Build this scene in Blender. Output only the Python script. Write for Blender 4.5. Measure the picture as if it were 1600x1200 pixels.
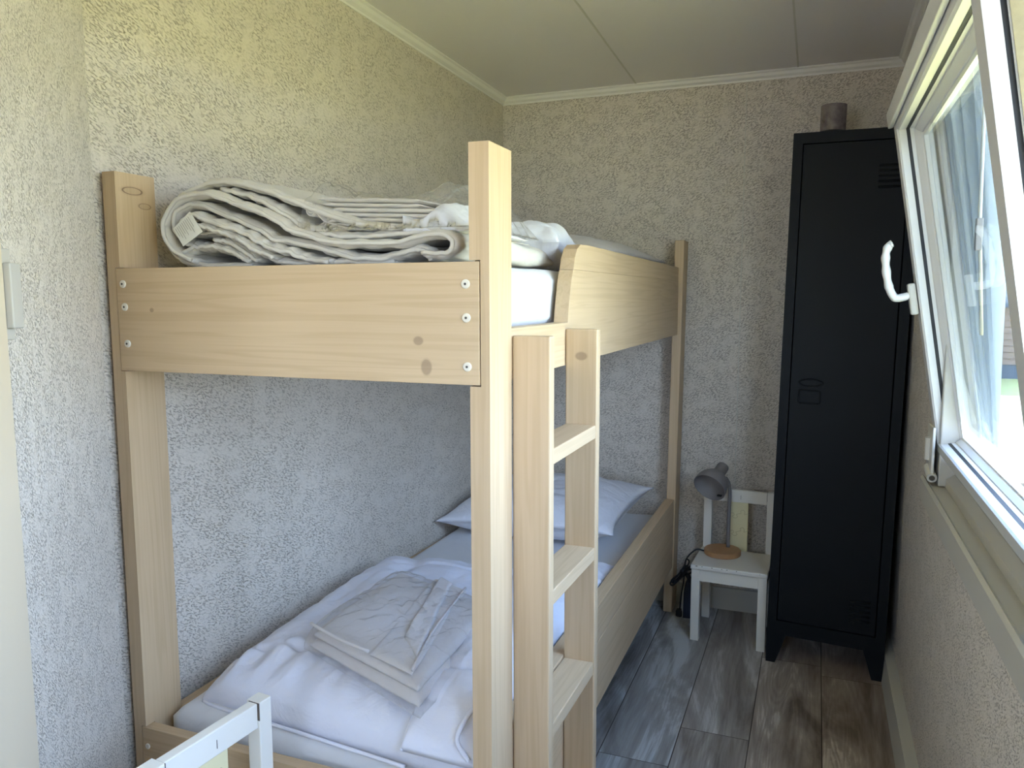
import bpy, bmesh, math, random
from mathutils import Vector, Matrix, noise

random.seed(7)
SC = bpy.context.scene
COL = SC.collection
for o in list(bpy.data.objects):
    bpy.data.objects.remove(o)

# ------------------------------------------------------------------ camera
cam_d = bpy.data.cameras.new('camera')
cam = bpy.data.objects.new('camera', cam_d)
COL.objects.link(cam)
yaw, pitch, roll, FPX = 0.3724, -0.1114, -0.0022, 1216.35
fw = Vector((-math.sin(yaw) * math.cos(pitch), math.cos(yaw) * math.cos(pitch), math.sin(pitch)))
rt = Vector((math.cos(yaw), math.sin(yaw), 0))
up = rt.cross(fw)
r2 = math.cos(roll) * rt + math.sin(roll) * up
u2 = -math.sin(roll) * rt + math.cos(roll) * up
M = Matrix((r2, u2, -fw)).transposed().to_4x4()
M.translation = Vector((1.2812, -3.1817, 1.2745))
cam.matrix_world = M
cam_d.sensor_width = 36
cam_d.lens = 36 * FPX / 1600
cam_d.clip_start = 0.02
cam_d.clip_end = 300
SC.camera = cam

# ------------------------------------------------------------------ exposure, sky, sun
SC.view_settings.view_transform = 'Standard'
SC.view_settings.look = 'None'
SC.view_settings.gamma = 1
SC.view_settings.exposure = 1.8
SC.view_settings.use_curve_mapping = False
SC.cycles.max_bounces = 10
SC.cycles.diffuse_bounces = 7
SC.cycles.transparent_max_bounces = 24
SC.cycles.sample_clamp_indirect = 6

w = bpy.data.worlds.new('sky')
SC.world = w
w.use_nodes = True
nt = w.node_tree
nt.nodes.clear()
out = nt.nodes.new('ShaderNodeOutputWorld')
bg = nt.nodes.new('ShaderNodeBackground')
tc = nt.nodes.new('ShaderNodeTexCoord')
sp = nt.nodes.new('ShaderNodeSeparateXYZ')
cr = nt.nodes.new('ShaderNodeValToRGB')
nt.links.new(tc.outputs['Generated'], sp.inputs[0])
nt.links.new(sp.outputs['Z'], cr.inputs[0])
cr.color_ramp.elements[0].position = 0.0
cr.color_ramp.elements[0].color = (0.68, 0.82, 1.0, 1)
cr.color_ramp.elements[1].position = 0.7
cr.color_ramp.elements[1].color = (0.34, 0.55, 1.0, 1)
nt.links.new(cr.outputs[0], bg.inputs[0])
bg.inputs[1].default_value = 5.4
nt.links.new(bg.outputs[0], out.inputs[0])

sun_d = bpy.data.lights.new('sun', 'SUN')
sun_d.energy = 24
sun_d.angle = 0.01
sun_d.color = (1.0, 0.93, 0.8)
sun = bpy.data.objects.new('sun', sun_d)
COL.objects.link(sun)
el, az = math.radians(50), math.radians(14)      # stands ahead of the camera, a little behind the bunk wall
sd = Vector((-math.sin(az) * math.cos(el), math.cos(az) * math.cos(el), math.sin(el)))
sun.rotation_euler = sd.to_track_quat('Z', 'Y').to_euler()
sun.location = (0, 6, 8)

pl_d = bpy.data.lights.new('window_portal', 'AREA')
pl_d.shape = 'RECTANGLE'
pl_d.size = 2.0
pl_d.size_y = 0.95
pl_d.cycles.is_portal = True
pl = bpy.data.objects.new('window_portal', pl_d)
COL.objects.link(pl)
pl.location = (1.645, -2.16, 1.33)
pl.rotation_euler = Vector((1, 0, 0)).to_track_quat('Z', 'Y').to_euler()

# unseen opening behind the camera, added to light the faces turned this way
pd_d = bpy.data.lights.new('added_rear_opening_portal', 'AREA')
pd_d.shape = 'RECTANGLE'
pd_d.size = 0.8
pd_d.size_y = 0.65
pd_d.cycles.is_portal = True
pdo = bpy.data.objects.new('added_rear_opening_portal', pd_d)
COL.objects.link(pdo)
pdo.location = (0.55, -4.41, 1.275)
pdo.rotation_euler = Vector((0, -1, 0)).to_track_quat('Z', 'Y').to_euler()

# ------------------------------------------------------------------ materials
MAT = {}


def new_mat(name):
    m = bpy.data.materials.new(name)
    m.use_nodes = True
    MAT[name] = m
    n = m.node_tree.nodes
    return m, n, m.node_tree.links, n['Principled BSDF']


def N(nodes, kind, **kw):
    nd = nodes.new(kind)
    for k, v in kw.items():
        if hasattr(nd, k):
            setattr(nd, k, v)
        else:
            nd.inputs[k.replace('_', ' ')].default_value = v
    return nd


def plain(name, col, rough=0.5, metal=0.0, bump=0.0, bscale=80, var=0.0, spec=0.5):
    m, n, l, b = new_mat(name)
    b.inputs['Base Color'].default_value = (*col, 1)
    b.inputs['Roughness'].default_value = rough
    b.inputs['Metallic'].default_value = metal
    b.inputs['Specular IOR Level'].default_value = spec
    tcn = n.new('ShaderNodeTexCoord')
    tx = N(n, 'ShaderNodeTexNoise', Scale=bscale, Detail=5.0)
    l.new(tcn.outputs['Object'], tx.inputs['Vector'])
    if bump:
        bp = N(n, 'ShaderNodeBump', Strength=bump, Distance=0.004)
        l.new(tx.outputs[0], bp.inputs['Height'])
        l.new(bp.outputs[0], b.inputs['Normal'])
    if var:
        mx = N(n, 'ShaderNodeMix', data_type='RGBA')
        mx.inputs[6].default_value = (*[c * (1 - var) for c in col], 1)
        mx.inputs[7].default_value = (*[min(1, c * (1 + var)) for c in col], 1)
        l.new(tx.outputs[0], mx.inputs[0])
        l.new(mx.outputs[2], b.inputs['Base Color'])
    return m


def wallpaper(name='wallpaper', hs=1.0):
    m, n, l, b = new_mat(name)
    tcn = n.new('ShaderNodeTexCoord')
    sx = n.new('ShaderNodeSeparateXYZ')
    l.new(tcn.outputs['Object'], sx.inputs[0])
    hh = N(n, 'ShaderNodeMath', operation='SUBTRACT')
    l.new(sx.outputs['X'], hh.inputs[0]); l.new(sx.outputs['Y'], hh.inputs[1])

    def comb(a, b_):
        q = N(n, 'ShaderNodeMath', operation='MULTIPLY'); l.new(hh.outputs[0], q.inputs[0]); q.inputs[1].default_value = a * hs
        q2 = N(n, 'ShaderNodeMath', operation='MULTIPLY_ADD'); l.new(sx.outputs['Z'], q2.inputs[0]); q2.inputs[1].default_value = b_
        l.new(q.outputs[0], q2.inputs[2])
        return q2.outputs[0]
    vec = n.new('ShaderNodeCombineXYZ')      # long axis falls gently to the right
    l.new(comb(112 * 0.88, 112 * 0.47), vec.inputs[0])
    l.new(comb(-290 * 0.47, 290 * 0.88), vec.inputs[1])
    vec2 = n.new('ShaderNodeCombineXYZ')
    l.new(comb(1, 0), vec2.inputs[0]); l.new(comb(0, 1), vec2.inputs[1])
    n1 = N(n, 'ShaderNodeTexNoise', Scale=1.0, Detail=1.5, Distortion=0.7, Roughness=0.5)
    l.new(vec.outputs[0], n1.inputs['Vector'])
    n2 = N(n, 'ShaderNodeTexNoise', Scale=20.0, Detail=3.0)
    n3 = N(n, 'ShaderNodeTexNoise', Scale=330.0, Detail=2.0)
    for q in (n2, n3):
        l.new(vec2.outputs[0], q.inputs['Vector'])
    line = N(n, 'ShaderNodeMapRange')
    line.inputs['From Min'].default_value = 0.51
    line.inputs['From Max'].default_value = 0.63
    l.new(n1.outputs[0], line.inputs[0])
    msk = N(n, 'ShaderNodeMapRange')
    msk.inputs['From Min'].default_value = 0.36
    msk.inputs['From Max'].default_value = 0.56
    msk.inputs['To Min'].default_value = 0.25
    l.new(n2.outputs[0], msk.inputs[0])
    mm = N(n, 'ShaderNodeMath', operation='MULTIPLY')
    l.new(line.outputs[0], mm.inputs[0])
    l.new(msk.outputs[0], mm.inputs[1])
    ad = N(n, 'ShaderNodeMath', operation='MULTIPLY_ADD')
    l.new(n3.outputs[0], ad.inputs[0])
    ad.inputs[1].default_value = 0.5
    l.new(mm.outputs[0], ad.inputs[2])
    rmp = N(n, 'ShaderNodeValToRGB')
    rmp.color_ramp.elements[0].position = 0.10
    rmp.color_ramp.elements[0].color = (0.75, 0.68, 0.60, 1)
    rmp.color_ramp.elements[1].position = 1.1
    rmp.color_ramp.elements[1].position = 1.0
    rmp.color_ramp.elements[1].color = (0.45, 0.40, 0.34, 1)
    e = rmp.color_ramp.elements.new(0.38)
    e.color = (0.65, 0.585, 0.51, 1)
    l.new(ad.outputs[0], rmp.inputs[0])
    l.new(rmp.outputs[0], b.inputs['Base Color'])
    b.inputs['Roughness'].default_value = 0.75
    bp = N(n, 'ShaderNodeBump', Strength=0.8, Distance=0.003)
    bp.invert = True
    l.new(ad.outputs[0], bp.inputs['Height'])
    l.new(bp.outputs[0], b.inputs['Normal'])
    return m


def pine(name, axis, base=(0.60, 0.44, 0.275), dark=(0.43, 0.29, 0.16), knots=()):
    """pale waxed pine, grain along axis; knots are (x, y, z, radius) in the board's own metres"""
    m, n, l, b = new_mat(name)
    tcn = n.new('ShaderNodeTexCoord')
    oi = n.new('ShaderNodeObjectInfo')
    off = N(n, 'ShaderNodeVectorMath', operation='SCALE')
    cmb = n.new('ShaderNodeCombineXYZ')
    for i in range(3):
        l.new(oi.outputs['Random'], cmb.inputs[i])
    l.new(cmb.outputs[0], off.inputs[0])
    off.inputs['Scale'].default_value = 9.0
    addv = N(n, 'ShaderNodeVectorMath', operation='ADD')
    l.new(tcn.outputs['Object'], addv.inputs[0])
    l.new(off.outputs[0], addv.inputs[1])
    mp = N(n, 'ShaderNodeMapping')
    sc = [30, 30, 30]
    sc['xyz'.index(axis)] = 1.1
    mp.inputs['Scale'].default_value = sc
    l.new(addv.outputs[0], mp.inputs[0])
    g1 = N(n, 'ShaderNodeTexNoise', Scale=1.0, Detail=2.0, Distortion=0.35)
    l.new(mp.outputs[0], g1.inputs['Vector'])
    rings = N(n, 'ShaderNodeMath', operation='MULTIPLY')
    l.new(g1.outputs[0], rings.inputs[0])
    rings.inputs[1].default_value = 34.0
    sn = N(n, 'ShaderNodeMath', operation='SINE')
    l.new(rings.outputs[0], sn.inputs[0])
    mr = N(n, 'ShaderNodeMapRange')
    mr.inputs['From Min'].default_value = 0.1
    mr.inputs['From Max'].default_value = 1.0
    l.new(sn.outputs[0], mr.inputs[0])
    mp2 = N(n, 'ShaderNodeMapping')
    sc2 = [170, 170, 170]
    sc2['xyz'.index(axis)] = 4
    mp2.inputs['Scale'].default_value = sc2
    l.new(addv.outputs[0], mp2.inputs[0])
    g2 = N(n, 'ShaderNodeTexNoise', Scale=1.0, Detail=3.0)
    l.new(mp2.outputs[0], g2.inputs['Vector'])
    g3 = N(n, 'ShaderNodeTexNoise', Scale=3.0, Detail=2.0)
    l.new(addv.outputs[0], g3.inputs['Vector'])
    f = N(n, 'ShaderNodeMath', operation='MULTIPLY')
    l.new(mr.outputs[0], f.inputs[0])
    f.inputs[1].default_value = 0.17
    f2 = N(n, 'ShaderNodeMath', operation='MULTIPLY_ADD')
    l.new(g2.outputs[0], f2.inputs[0])
    f2.inputs[1].default_value = 0.34
    l.new(f.outputs[0], f2.inputs[2])
    f3 = N(n, 'ShaderNodeMath', operation='MULTIPLY_ADD')
    l.new(g3.outputs[0], f3.inputs[0])
    f3.inputs[1].default_value = 0.35
    l.new(f2.outputs[0], f3.inputs[2])
    rp = N(n, 'ShaderNodeValToRGB')
    rp.color_ramp.elements[0].position = 0.22
    rp.color_ramp.elements[0].color = (*base, 1)
    rp.color_ramp.elements[1].position = 0.95
    rp.color_ramp.elements[1].color = (*dark, 1)
    l.new(f3.outputs[0], rp.inputs[0])
    col = rp.outputs[0]
    for (kx, ky, kz, kr, kl) in knots:
        vs = N(n, 'ShaderNodeVectorMath', operation='SUBTRACT')
        l.new(tcn.outputs['Object'], vs.inputs[0])
        vs.inputs[1].default_value = (kx, ky, kz)
        vm = N(n, 'ShaderNodeVectorMath', operation='MULTIPLY')
        l.new(vs.outputs[0], vm.inputs[0])
        s3 = [1 / kr] * 3
        if kl:
            s3 = [1 / (kr * q) for q in kl[:3]]
        vm.inputs[1].default_value = s3
        ln = N(n, 'ShaderNodeVectorMath', operation='LENGTH')
        l.new(vm.outputs[0], ln.inputs[0])
        kr_ = N(n, 'ShaderNodeValToRGB')
        els = kr_.color_ramp.elements
        els[0].position = 0.0
        q0 = 0.12 if kl and len(kl) > 3 else 0.45
        els[0].color = (q0, q0, q0, 1)
        els[1].position = 1.0
        els[1].color = (0, 0, 0, 1)
        rk = 1.0 if kl and len(kl) > 3 else 0.35
        e1 = els.new(0.70); e1.color = (q0, q0, q0, 1)
        e2 = els.new(0.76); e2.color = (rk, rk, rk, 1)
        e3 = els.new(0.82); e3.color = (0.15, 0.15, 0.15, 1)
        l.new(ln.outputs['Value'], kr_.inputs[0])
        mx = N(n, 'ShaderNodeMix', data_type='RGBA')
        l.new(kr_.outputs[0], mx.inputs[0])
        l.new(col, mx.inputs[6])
        mx.inputs[7].default_value = (0.16, 0.09, 0.055, 1)
        col = mx.outputs[2]
    l.new(col, b.inputs['Base Color'])
    b.inputs['Roughness'].default_value = 0.55
    bp = N(n, 'ShaderNodeBump', Strength=0.15, Distance=0.001)
    l.new(f3.outputs[0], bp.inputs['Height'])
    l.new(bp.outputs[0], b.inputs['Normal'])
    return m


def floor_mat():
    m, n, l, b = new_mat('laminate_floor')
    tcn = n.new('ShaderNodeTexCoord')
    sx = n.new('ShaderNodeSeparateXYZ')
    l.new(tcn.outputs['Object'], sx.inputs[0])

    def math_(op, a, b_=None, c=None):
        q = N(n, 'ShaderNodeMath', operation=op)
        for i, v in enumerate((a, b_, c)):
            if v is None:
                continue
            if isinstance(v, (int, float)):
                q.inputs[i].default_value = v
            else:
                l.new(v, q.inputs[i])
        return q.outputs[0]
    PW, PL = 0.1955, 1.28
    ux = math_('DIVIDE', math_('SUBTRACT', sx.outputs['X'], 0.7545), PW)
    ix = math_('FLOOR', ux)
    fx = math_('FRACT', ux)
    shift = math_('MULTIPLY', ix, 0.37)
    for kx, jy in ((-1, -1.35), (0, -1.17), (1, -0.96), (2, -0.40), (3, -1.75)):
        shift = math_('ADD', shift, math_('MULTIPLY', math_('COMPARE', ix, float(kx), 0.1), -jy / PL - 0.37 * kx))
    uy = math_('ADD', math_('DIVIDE', sx.outputs['Y'], PL), shift)
    iy = math_('FLOOR', uy)
    fy = math_('FRACT', uy)
    cmb = n.new('ShaderNodeCombineXYZ')
    l.new(ix, cmb.inputs[0]); l.new(iy, cmb.inputs[1])
    wn = N(n, 'ShaderNodeTexWhiteNoise')
    l.new(cmb.outputs[0], wn.inputs['Vector'])
    sc = N(n, 'ShaderNodeVectorMath', operation='SCALE')
    l.new(wn.outputs['Color'], sc.inputs[0]); sc.inputs['Scale'].default_value = 30
    ad = N(n, 'ShaderNodeVectorMath', operation='ADD')
    l.new(tcn.outputs['Object'], ad.inputs[0]); l.new(sc.outputs[0], ad.inputs[1])
    mp = N(n, 'ShaderNodeMapping'); mp.inputs['Scale'].default_value = (9, 1.6, 1)
    l.new(ad.outputs[0], mp.inputs[0])
    na = N(n, 'ShaderNodeTexNoise', Scale=1.0, Detail=6.0, Roughness=0.6, Distortion=0.8)
    l.new(mp.outputs[0], na.inputs['Vector'])
    mpb = N(n, 'ShaderNodeMapping'); mpb.inputs['Scale'].default_value = (190, 7, 1)
    l.new(ad.outputs[0], mpb.inputs[0])
    nb = N(n, 'ShaderNodeTexNoise', Scale=1.0, Detail=4.0)
    l.new(mpb.outputs[0], nb.inputs['Vector'])
    mpc = N(n, 'ShaderNodeMapping'); mpc.inputs['Scale'].default_value = (13, 1.3, 1)
    l.new(ad.outputs[0], mpc.inputs[0])
    nc = N(n, 'ShaderNodeTexNoise', Scale=1.0, Detail=1.5, Distortion=0.3)
    l.new(mpc.outputs[0], nc.inputs['Vector'])
    rings = math_('SINE', math_('MULTIPLY', nc.outputs[0], 90))
    v = math_('ADD', math_('MULTIPLY', math_('SUBTRACT', na.outputs[0], 0.235), 1.6), math_('MULTIPLY', nb.outputs[0], 0.22))
    v = math_('ADD', v, math_('MULTIPLY', math_('MULTIPLY', rings, math_('GREATER_THAN', math_('FRACT', math_('MULTIPLY', wn.outputs['Value'], 7.0)), 0.35)), 0.035))
    v = math_('ADD', v, math_('MULTIPLY', math_('SUBTRACT', wn.outputs['Value'], 0.5), 0.20))
    rp = N(n, 'ShaderNodeValToRGB')
    e = rp.color_ramp.elements
    e[0].position = 0.22; e[0].color = (0.16, 0.13, 0.108, 1)
    e[1].position = 0.74; e[1].color = (0.62, 0.60, 0.58, 1)
    q = e.new(0.44); q.color = (0.30, 0.262, 0.235, 1)
    q = e.new(0.58); q.color = (0.39, 0.355, 0.325, 1)
    q = e.new(0.65); q.color = (0.53, 0.505, 0.48, 1)
    l.new(v, rp.inputs[0])
    tint = N(n, 'ShaderNodeMix', data_type='RGBA', blend_type='MULTIPLY')
    tint.inputs[0].default_value = 1.0
    tr_ = N(n, 'ShaderNodeValToRGB')
    tr_.color_ramp.elements[0].position = 0.2; tr_.color_ramp.elements[0].color = (0.93, 0.97, 1.0, 1)
    tr_.color_ramp.elements[1].position = 0.8; tr_.color_ramp.elements[1].color = (1.0, 0.91, 0.83, 1)
    l.new(math_('ADD', math_('MULTIPLY', ix, 0.25), 0.2), tr_.inputs[0])
    l.new(rp.outputs[0], tint.inputs[6]); l.new(tr_.outputs[0], tint.inputs[7])
    ex = math_('MINIMUM', fx, math_('SUBTRACT', 1.0, fx))
    ey = math_('MINIMUM', fy, math_('SUBTRACT', 1.0, fy))
    sm = math_('MAXIMUM', math_('LESS_THAN', ex, 0.008), math_('LESS_THAN', ey, 0.0009))
    mx = N(n, 'ShaderNodeMix', data_type='RGBA')
    l.new(sm, mx.inputs[0]); l.new(tint.outputs[2], mx.inputs[6])
    mx.inputs[7].default_value = (0.06, 0.04, 0.03, 1)
    l.new(mx.outputs[2], b.inputs['Base Color'])
    b.inputs['Roughness'].default_value = 0.42
    bp = N(n, 'ShaderNodeBump', Strength=0.2, Distance=0.001)
    l.new(v, bp.inputs['Height']); l.new(bp.outputs[0], b.inputs['Normal'])
    return m


def fabric(name, col, rough=0.85, wr=0.5, scale=14.0, dist=0.012, stretch=(1, 1, 1), trans=0.0):
    m, n, l, b = new_mat(name)
    b.inputs['Base Color'].default_value = (*col, 1)
    b.inputs['Roughness'].default_value = rough
    b.inputs['Sheen Weight'].default_value = 0.15
    tcn = n.new('ShaderNodeTexCoord')
    mp = N(n, 'ShaderNodeMapping'); mp.inputs['Scale'].default_value = stretch
    l.new(tcn.outputs['Object'], mp.inputs[0])
    t1 = N(n, 'ShaderNodeTexNoise', Scale=scale, Detail=4.0, Distortion=1.2)
    t2 = N(n, 'ShaderNodeTexNoise', Scale=scale * 4, Detail=3.0, Distortion=0.8)
    l.new(mp.outputs[0], t1.inputs['Vector']); l.new(mp.outputs[0], t2.inputs['Vector'])
    s = N(n, 'ShaderNodeMath', operation='MULTIPLY_ADD')
    l.new(t2.outputs[0], s.inputs[0]); s.inputs[1].default_value = 0.25
    l.new(t1.outputs[0], s.inputs[2])
    bp = N(n, 'ShaderNodeBump', Strength=wr, Distance=dist)
    l.new(s.outputs[0], bp.inputs['Height']); l.new(bp.outputs[0], b.inputs['Normal'])
    return m


def film(name, tint=(1, 1, 1), refl=0.12, haze=0.05, bump=0.6, scale=30.0):
    """thin clear film or pane: see-through, with fresnel reflection and a little milky haze"""
    m, n, l, b = new_mat(name)
    n.remove(b)
    o = n['Material Output']
    tr = n.new('ShaderNodeBsdfTransparent'); tr.inputs[0].default_value = (*tint, 1)
    gl = n.new('ShaderNodeBsdfGlossy'); gl.inputs['Roughness'].default_value = 0.03 if bump == 0 else 0.07
    df = n.new('ShaderNodeBsdfDiffuse'); df.inputs[0].default_value = (0.8, 0.82, 0.85, 1)
    lw = N(n, 'ShaderNodeLayerWeight', Blend=0.5)
    fr = N(n, 'ShaderNodeMath', operation='POWER')
    l.new(lw.outputs['Facing'], fr.inputs[0]); fr.inputs[1].default_value = 5.0
    m1 = n.new('ShaderNodeMixShader'); m2 = n.new('ShaderNodeMixShader')
    m1.inputs[0].default_value = haze
    l.new(tr.outputs[0], m1.inputs[1]); l.new(df.outputs[0], m1.inputs[2])
    mul = N(n, 'ShaderNodeMath', operation='MULTIPLY_ADD'); mul.use_clamp = True
    l.new(fr.outputs[0], mul.inputs[0]); mul.inputs[1].default_value = 0.85; mul.inputs[2].default_value = refl
    l.new(mul.outputs[0], m2.inputs[0])
    l.new(m1.outputs[0], m2.inputs[1]); l.new(gl.outputs[0], m2.inputs[2])
    if bump:
        tcn = n.new('ShaderNodeTexCoord')
        tx = N(n, 'ShaderNodeTexNoise', Scale=scale, Detail=5.0, Distortion=2.0)
        l.new(tcn.outputs['Object'], tx.inputs['Vector'])
        bp = N(n, 'ShaderNodeBump', Strength=bump, Distance=0.01)
        l.new(tx.outputs[0], bp.inputs['Height'])
        l.new(bp.outputs[0], gl.inputs['Normal'])
    l.new(m2.outputs[0], o.inputs['Surface'])
    return m


def sheer(name):
    m, n, l, b = new_mat(name)
    n.remove(b)
    o = n['Material Output']
    tr = n.new('ShaderNodeBsdfTransparent')
    tl = n.new('ShaderNodeBsdfTranslucent'); tl.inputs[0].default_value = (0.30, 0.34, 0.38, 1)
    df = n.new('ShaderNodeBsdfDiffuse'); df.inputs[0].default_value = (0.7, 0.74, 0.78, 1)
    a = n.new('ShaderNodeMixShader'); a.inputs[0].default_value = 0.5
    l.new(tl.outputs[0], a.inputs[1]); l.new(df.outputs[0], a.inputs[2])
    m1 = n.new('ShaderNodeMixShader'); m1.inputs[0].default_value = 0.62
    l.new(tr.outputs[0], m1.inputs[1]); l.new(a.outputs[0], m1.inputs[2])
    l.new(m1.outputs[0], o.inputs['Surface'])
    return m


wallpaper()
wallpaper('wallpaper_partition', 1.9)
K = pine
for ax in 'xyz':
    pine('pine_' + ax, ax)
pine('pine_foot', 'x', knots=((0.30, -0.02, -0.075, 0.016, (0.8, 3, 1.1)), (0.285, -0.02, -0.03, 0.012, (1, 3, 0.8)),
                              (-0.31, -0.02, 0.02, 0.006, (1.2, 3, 1))))
pine('pine_left_post', 'z', knots=((0.0, -0.008, 0.728, 0.032, (1, 1.35, 0.40, 1)), (0.01, 0.022, 0.70, 0.02, (1, 1.1, 0.42, 1))))
pine('pine_stringer', 'z', knots=((0.0, 0.0, 0.545, 0.02, (0.9, 2, 0.6)),))
floor_mat()
plain('white_paint', (0.74, 0.73, 0.68), 0.4, bump=0.08, bscale=30)
plain('ceiling_board', (0.72, 0.69, 0.68), 0.6, bump=0.03, bscale=200)
plain('cornice_white', (0.78, 0.76, 0.73), 0.5)
plain('trim_beige', (0.56, 0.54, 0.48), 0.5)
plain('door_beige', (0.62, 0.52, 0.38), 0.5, bump=0.04, bscale=60)
plain('window_white', (0.60, 0.59, 0.575), 0.32)
plain('window_cream', (0.45, 0.425, 0.375), 0.42)
plain('gasket_black', (0.012, 0.012, 0.014), 0.6)
plain('brass_strip', (0.42, 0.36, 0.21), 0.45, metal=0.6, bump=0.1, var=0.2)
plain('locker_black', (0.008, 0.009, 0.010), 0.5, bump=0.03, bscale=400, spec=0.14)
plain('locker_gap', (0.004, 0.004, 0.005), 0.8)
plain('lamp_grey', (0.23, 0.205, 0.195), 0.55)
plain('lamp_inside', (0.20, 0.18, 0.175), 0.6)
plain('lamp_wood', (0.44, 0.235, 0.105), 0.5, bump=0.05, var=0.12)
plain('chair_white', (0.78, 0.74, 0.66), 0.35, bump=0.05, bscale=40)
plain('chair_slat', (0.74, 0.66, 0.40), 0.45)
plain('chair_wear', (0.10, 0.075, 0.055), 0.8)
plain('puzzle_line', (0.42, 0.36, 0.18), 0.7)
plain('cable_black', (0.012, 0.012, 0.014), 0.5)
plain('screw_cap', (0.72, 0.66, 0.56), 0.5)
plain('screw_hole', (0.10, 0.09, 0.08), 0.5, metal=0.5)
plain('switch_cream', (0.50, 0.47, 0.42), 0.45)
plain('bag_navy', (0.03, 0.035, 0.055), 0.7, bump=0.4, bscale=30)
plain('candle_glass', (0.17, 0.14, 0.145), 0.12, var=0.85, bscale=55)
plain('black_plastic', (0.012, 0.012, 0.012), 0.4)
plain('hinge_cream', (0.58, 0.56, 0.51), 0.35)
plain('label_white', (0.72, 0.70, 0.64), 0.8)
plain('label_ink', (0.35, 0.33, 0.30), 0.8)
plain('siding', (0.14, 0.085, 0.05), 0.7, var=0.08, bscale=4)
plain('house_white', (0.13, 0.13, 0.13), 0.7)
plain('grey_roof', (0.05, 0.058, 0.07), 0.8)
plain('path', (0.06, 0.052, 0.045), 0.9, bump=0.3, bscale=6, var=0.35)
plain('bounce_ground_stone', (0.42, 0.36, 0.28), 0.9, var=0.1, bscale=5)  # for the unseen ground added behind the camera to warm the light
plain('grass', (0.31, 0.29, 0.115), 0.95, bump=0.6, bscale=40, var=0.25, spec=0.1)
plain('outer_wall', (0.6, 0.6, 0.58), 0.7)
fabric('duvet_white', (0.72, 0.72, 0.80), wr=0.42, scale=7, dist=0.02)
fabric('duvet_offwhite', (0.60, 0.56, 0.505), wr=0.5, scale=13, dist=0.012, stretch=(1, .5, 1))
fabric('pillow_white', (0.74, 0.74, 0.80), wr=0.55, scale=9, dist=0.016)
fabric('sheet_white', (0.66, 0.655, 0.67), wr=0.45, scale=8, dist=0.008, stretch=(1, 0.4, 1))
fabric('blanket_grey', (0.58, 0.54, 0.53), wr=0.4, scale=12, dist=0.01)
fabric('linen_beige', (0.60, 0.55, 0.495), wr=0.4, scale=18, dist=0.006)
film('clear_bag', refl=0.045, haze=0.045, bump=1.0, scale=34)
film('window_glass', tint=(0.93, 0.96, 0.95), refl=0.02, haze=0.015, bump=0)
sheer('sheer_curtain')

# ------------------------------------------------------------------ helpers


def tag(o, label=None, cat=None, group=None, kind=None):
    if label: o['label'] = label
    if cat: o['category'] = cat
    if group: o['group'] = group
    if kind: o['kind'] = kind
    return o


def empty(name, label, cat, group=None, kind=None):
    o = bpy.data.objects.new(name, None)
    o.empty_display_size = 0.1
    COL.objects.link(o)
    return tag(o, label, cat, group, kind)


def finish(root, base, rot=(0, 0, 0)):
    """parts were built in the root's frame about base; put the root there"""
    b = Vector(base)
    for c in [o for o in bpy.data.objects if o.parent is root]:
        c.location = c.location - b
    root.location = b
    root.rotation_euler = rot


def mk(name, verts, faces, mat, parent=None, smooth=False, org=None, off=None):
    """link verts/faces as one mesh whose origin sits at its bounds centre; coordinates are those of the thing's frame"""
    vs = [Vector(v) for v in verts]
    lo = Vector([min(v[i] for v in vs) for i in range(3)])
    hi = Vector([max(v[i] for v in vs) for i in range(3)])
    c = (lo + hi) / 2
    me = bpy.data.meshes.new(name)
    me.from_pydata([v - c for v in vs], [], faces)
    me.validate()
    bm = bmesh.new(); bm.from_mesh(me)
    bmesh.ops.recalc_face_normals(bm, faces=bm.faces)
    bm.to_mesh(me); bm.free()
    me.update()
    me.materials.append(MAT[mat])
    if smooth:
        for p in me.polygons:
            p.use_smooth = True
    o = bpy.data.objects.new(name, me)
    COL.objects.link(o)
    o.location = c
    if parent is not None:
        o.parent = parent
        p = parent
        while p is not None:
            o.location = o.location - p.location   # chains are unrotated while building
            p = p.parent
    return o


def bevel(o, w=0.003, seg=2):
    m = o.modifiers.new('bevel', 'BEVEL')
    m.width = w; m.segments = seg; m.limit_method = 'ANGLE'
    m.harden_normals = False
    return o


def box_vf(lo, hi):
    x0, y0, z0 = lo; x1, y1, z1 = hi
    v = [(x0, y0, z0), (x1, y0, z0), (x1, y1, z0), (x0, y1, z0), (x0, y0, z1), (x1, y0, z1), (x1, y1, z1), (x0, y1, z1)]
    f = [(0, 3, 2, 1), (4, 5, 6, 7), (0, 1, 5, 4), (1, 2, 6, 5), (2, 3, 7, 6), (3, 0, 4, 7)]
    return v, f


def box(name, lo, hi, mat, parent=None, bv=0.003):
    v, f = box_vf(lo, hi)
    o = mk(name, v, f, mat, parent)
    if bv:
        bevel(o, bv)
    return o


def boxes(name, lst, mat, parent=None, bv=0):
    V, F = [], []
    for lo, hi in lst:
        v, f = box_vf(lo, hi)
        F += [tuple(i + len(V) for i in q) for q in f]
        V += v
    o = mk(name, V, F, mat, parent)
    if bv: bevel(o, bv)
    return o


def prism_vf(poly, axis, a, b):
    """poly: 2-D outline in the plane across axis ('x': (y,z), 'y': (x,z), 'z': (x,y)), swept from a to b"""
    def P(q, t):
        if axis == 'x': return (t, q[0], q[1])
        if axis == 'y': return (q[0], t, q[1])
        return (q[0], q[1], t)
    n = len(poly)
    v = [P(q, a) for q in poly] + [P(q, b) for q in poly]
    f = [tuple(range(n)), tuple(range(2 * n - 1, n - 1, -1))]
    f += [(i, (i + 1) % n, n + (i + 1) % n, n + i) for i in range(n)]
    return v, f


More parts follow.
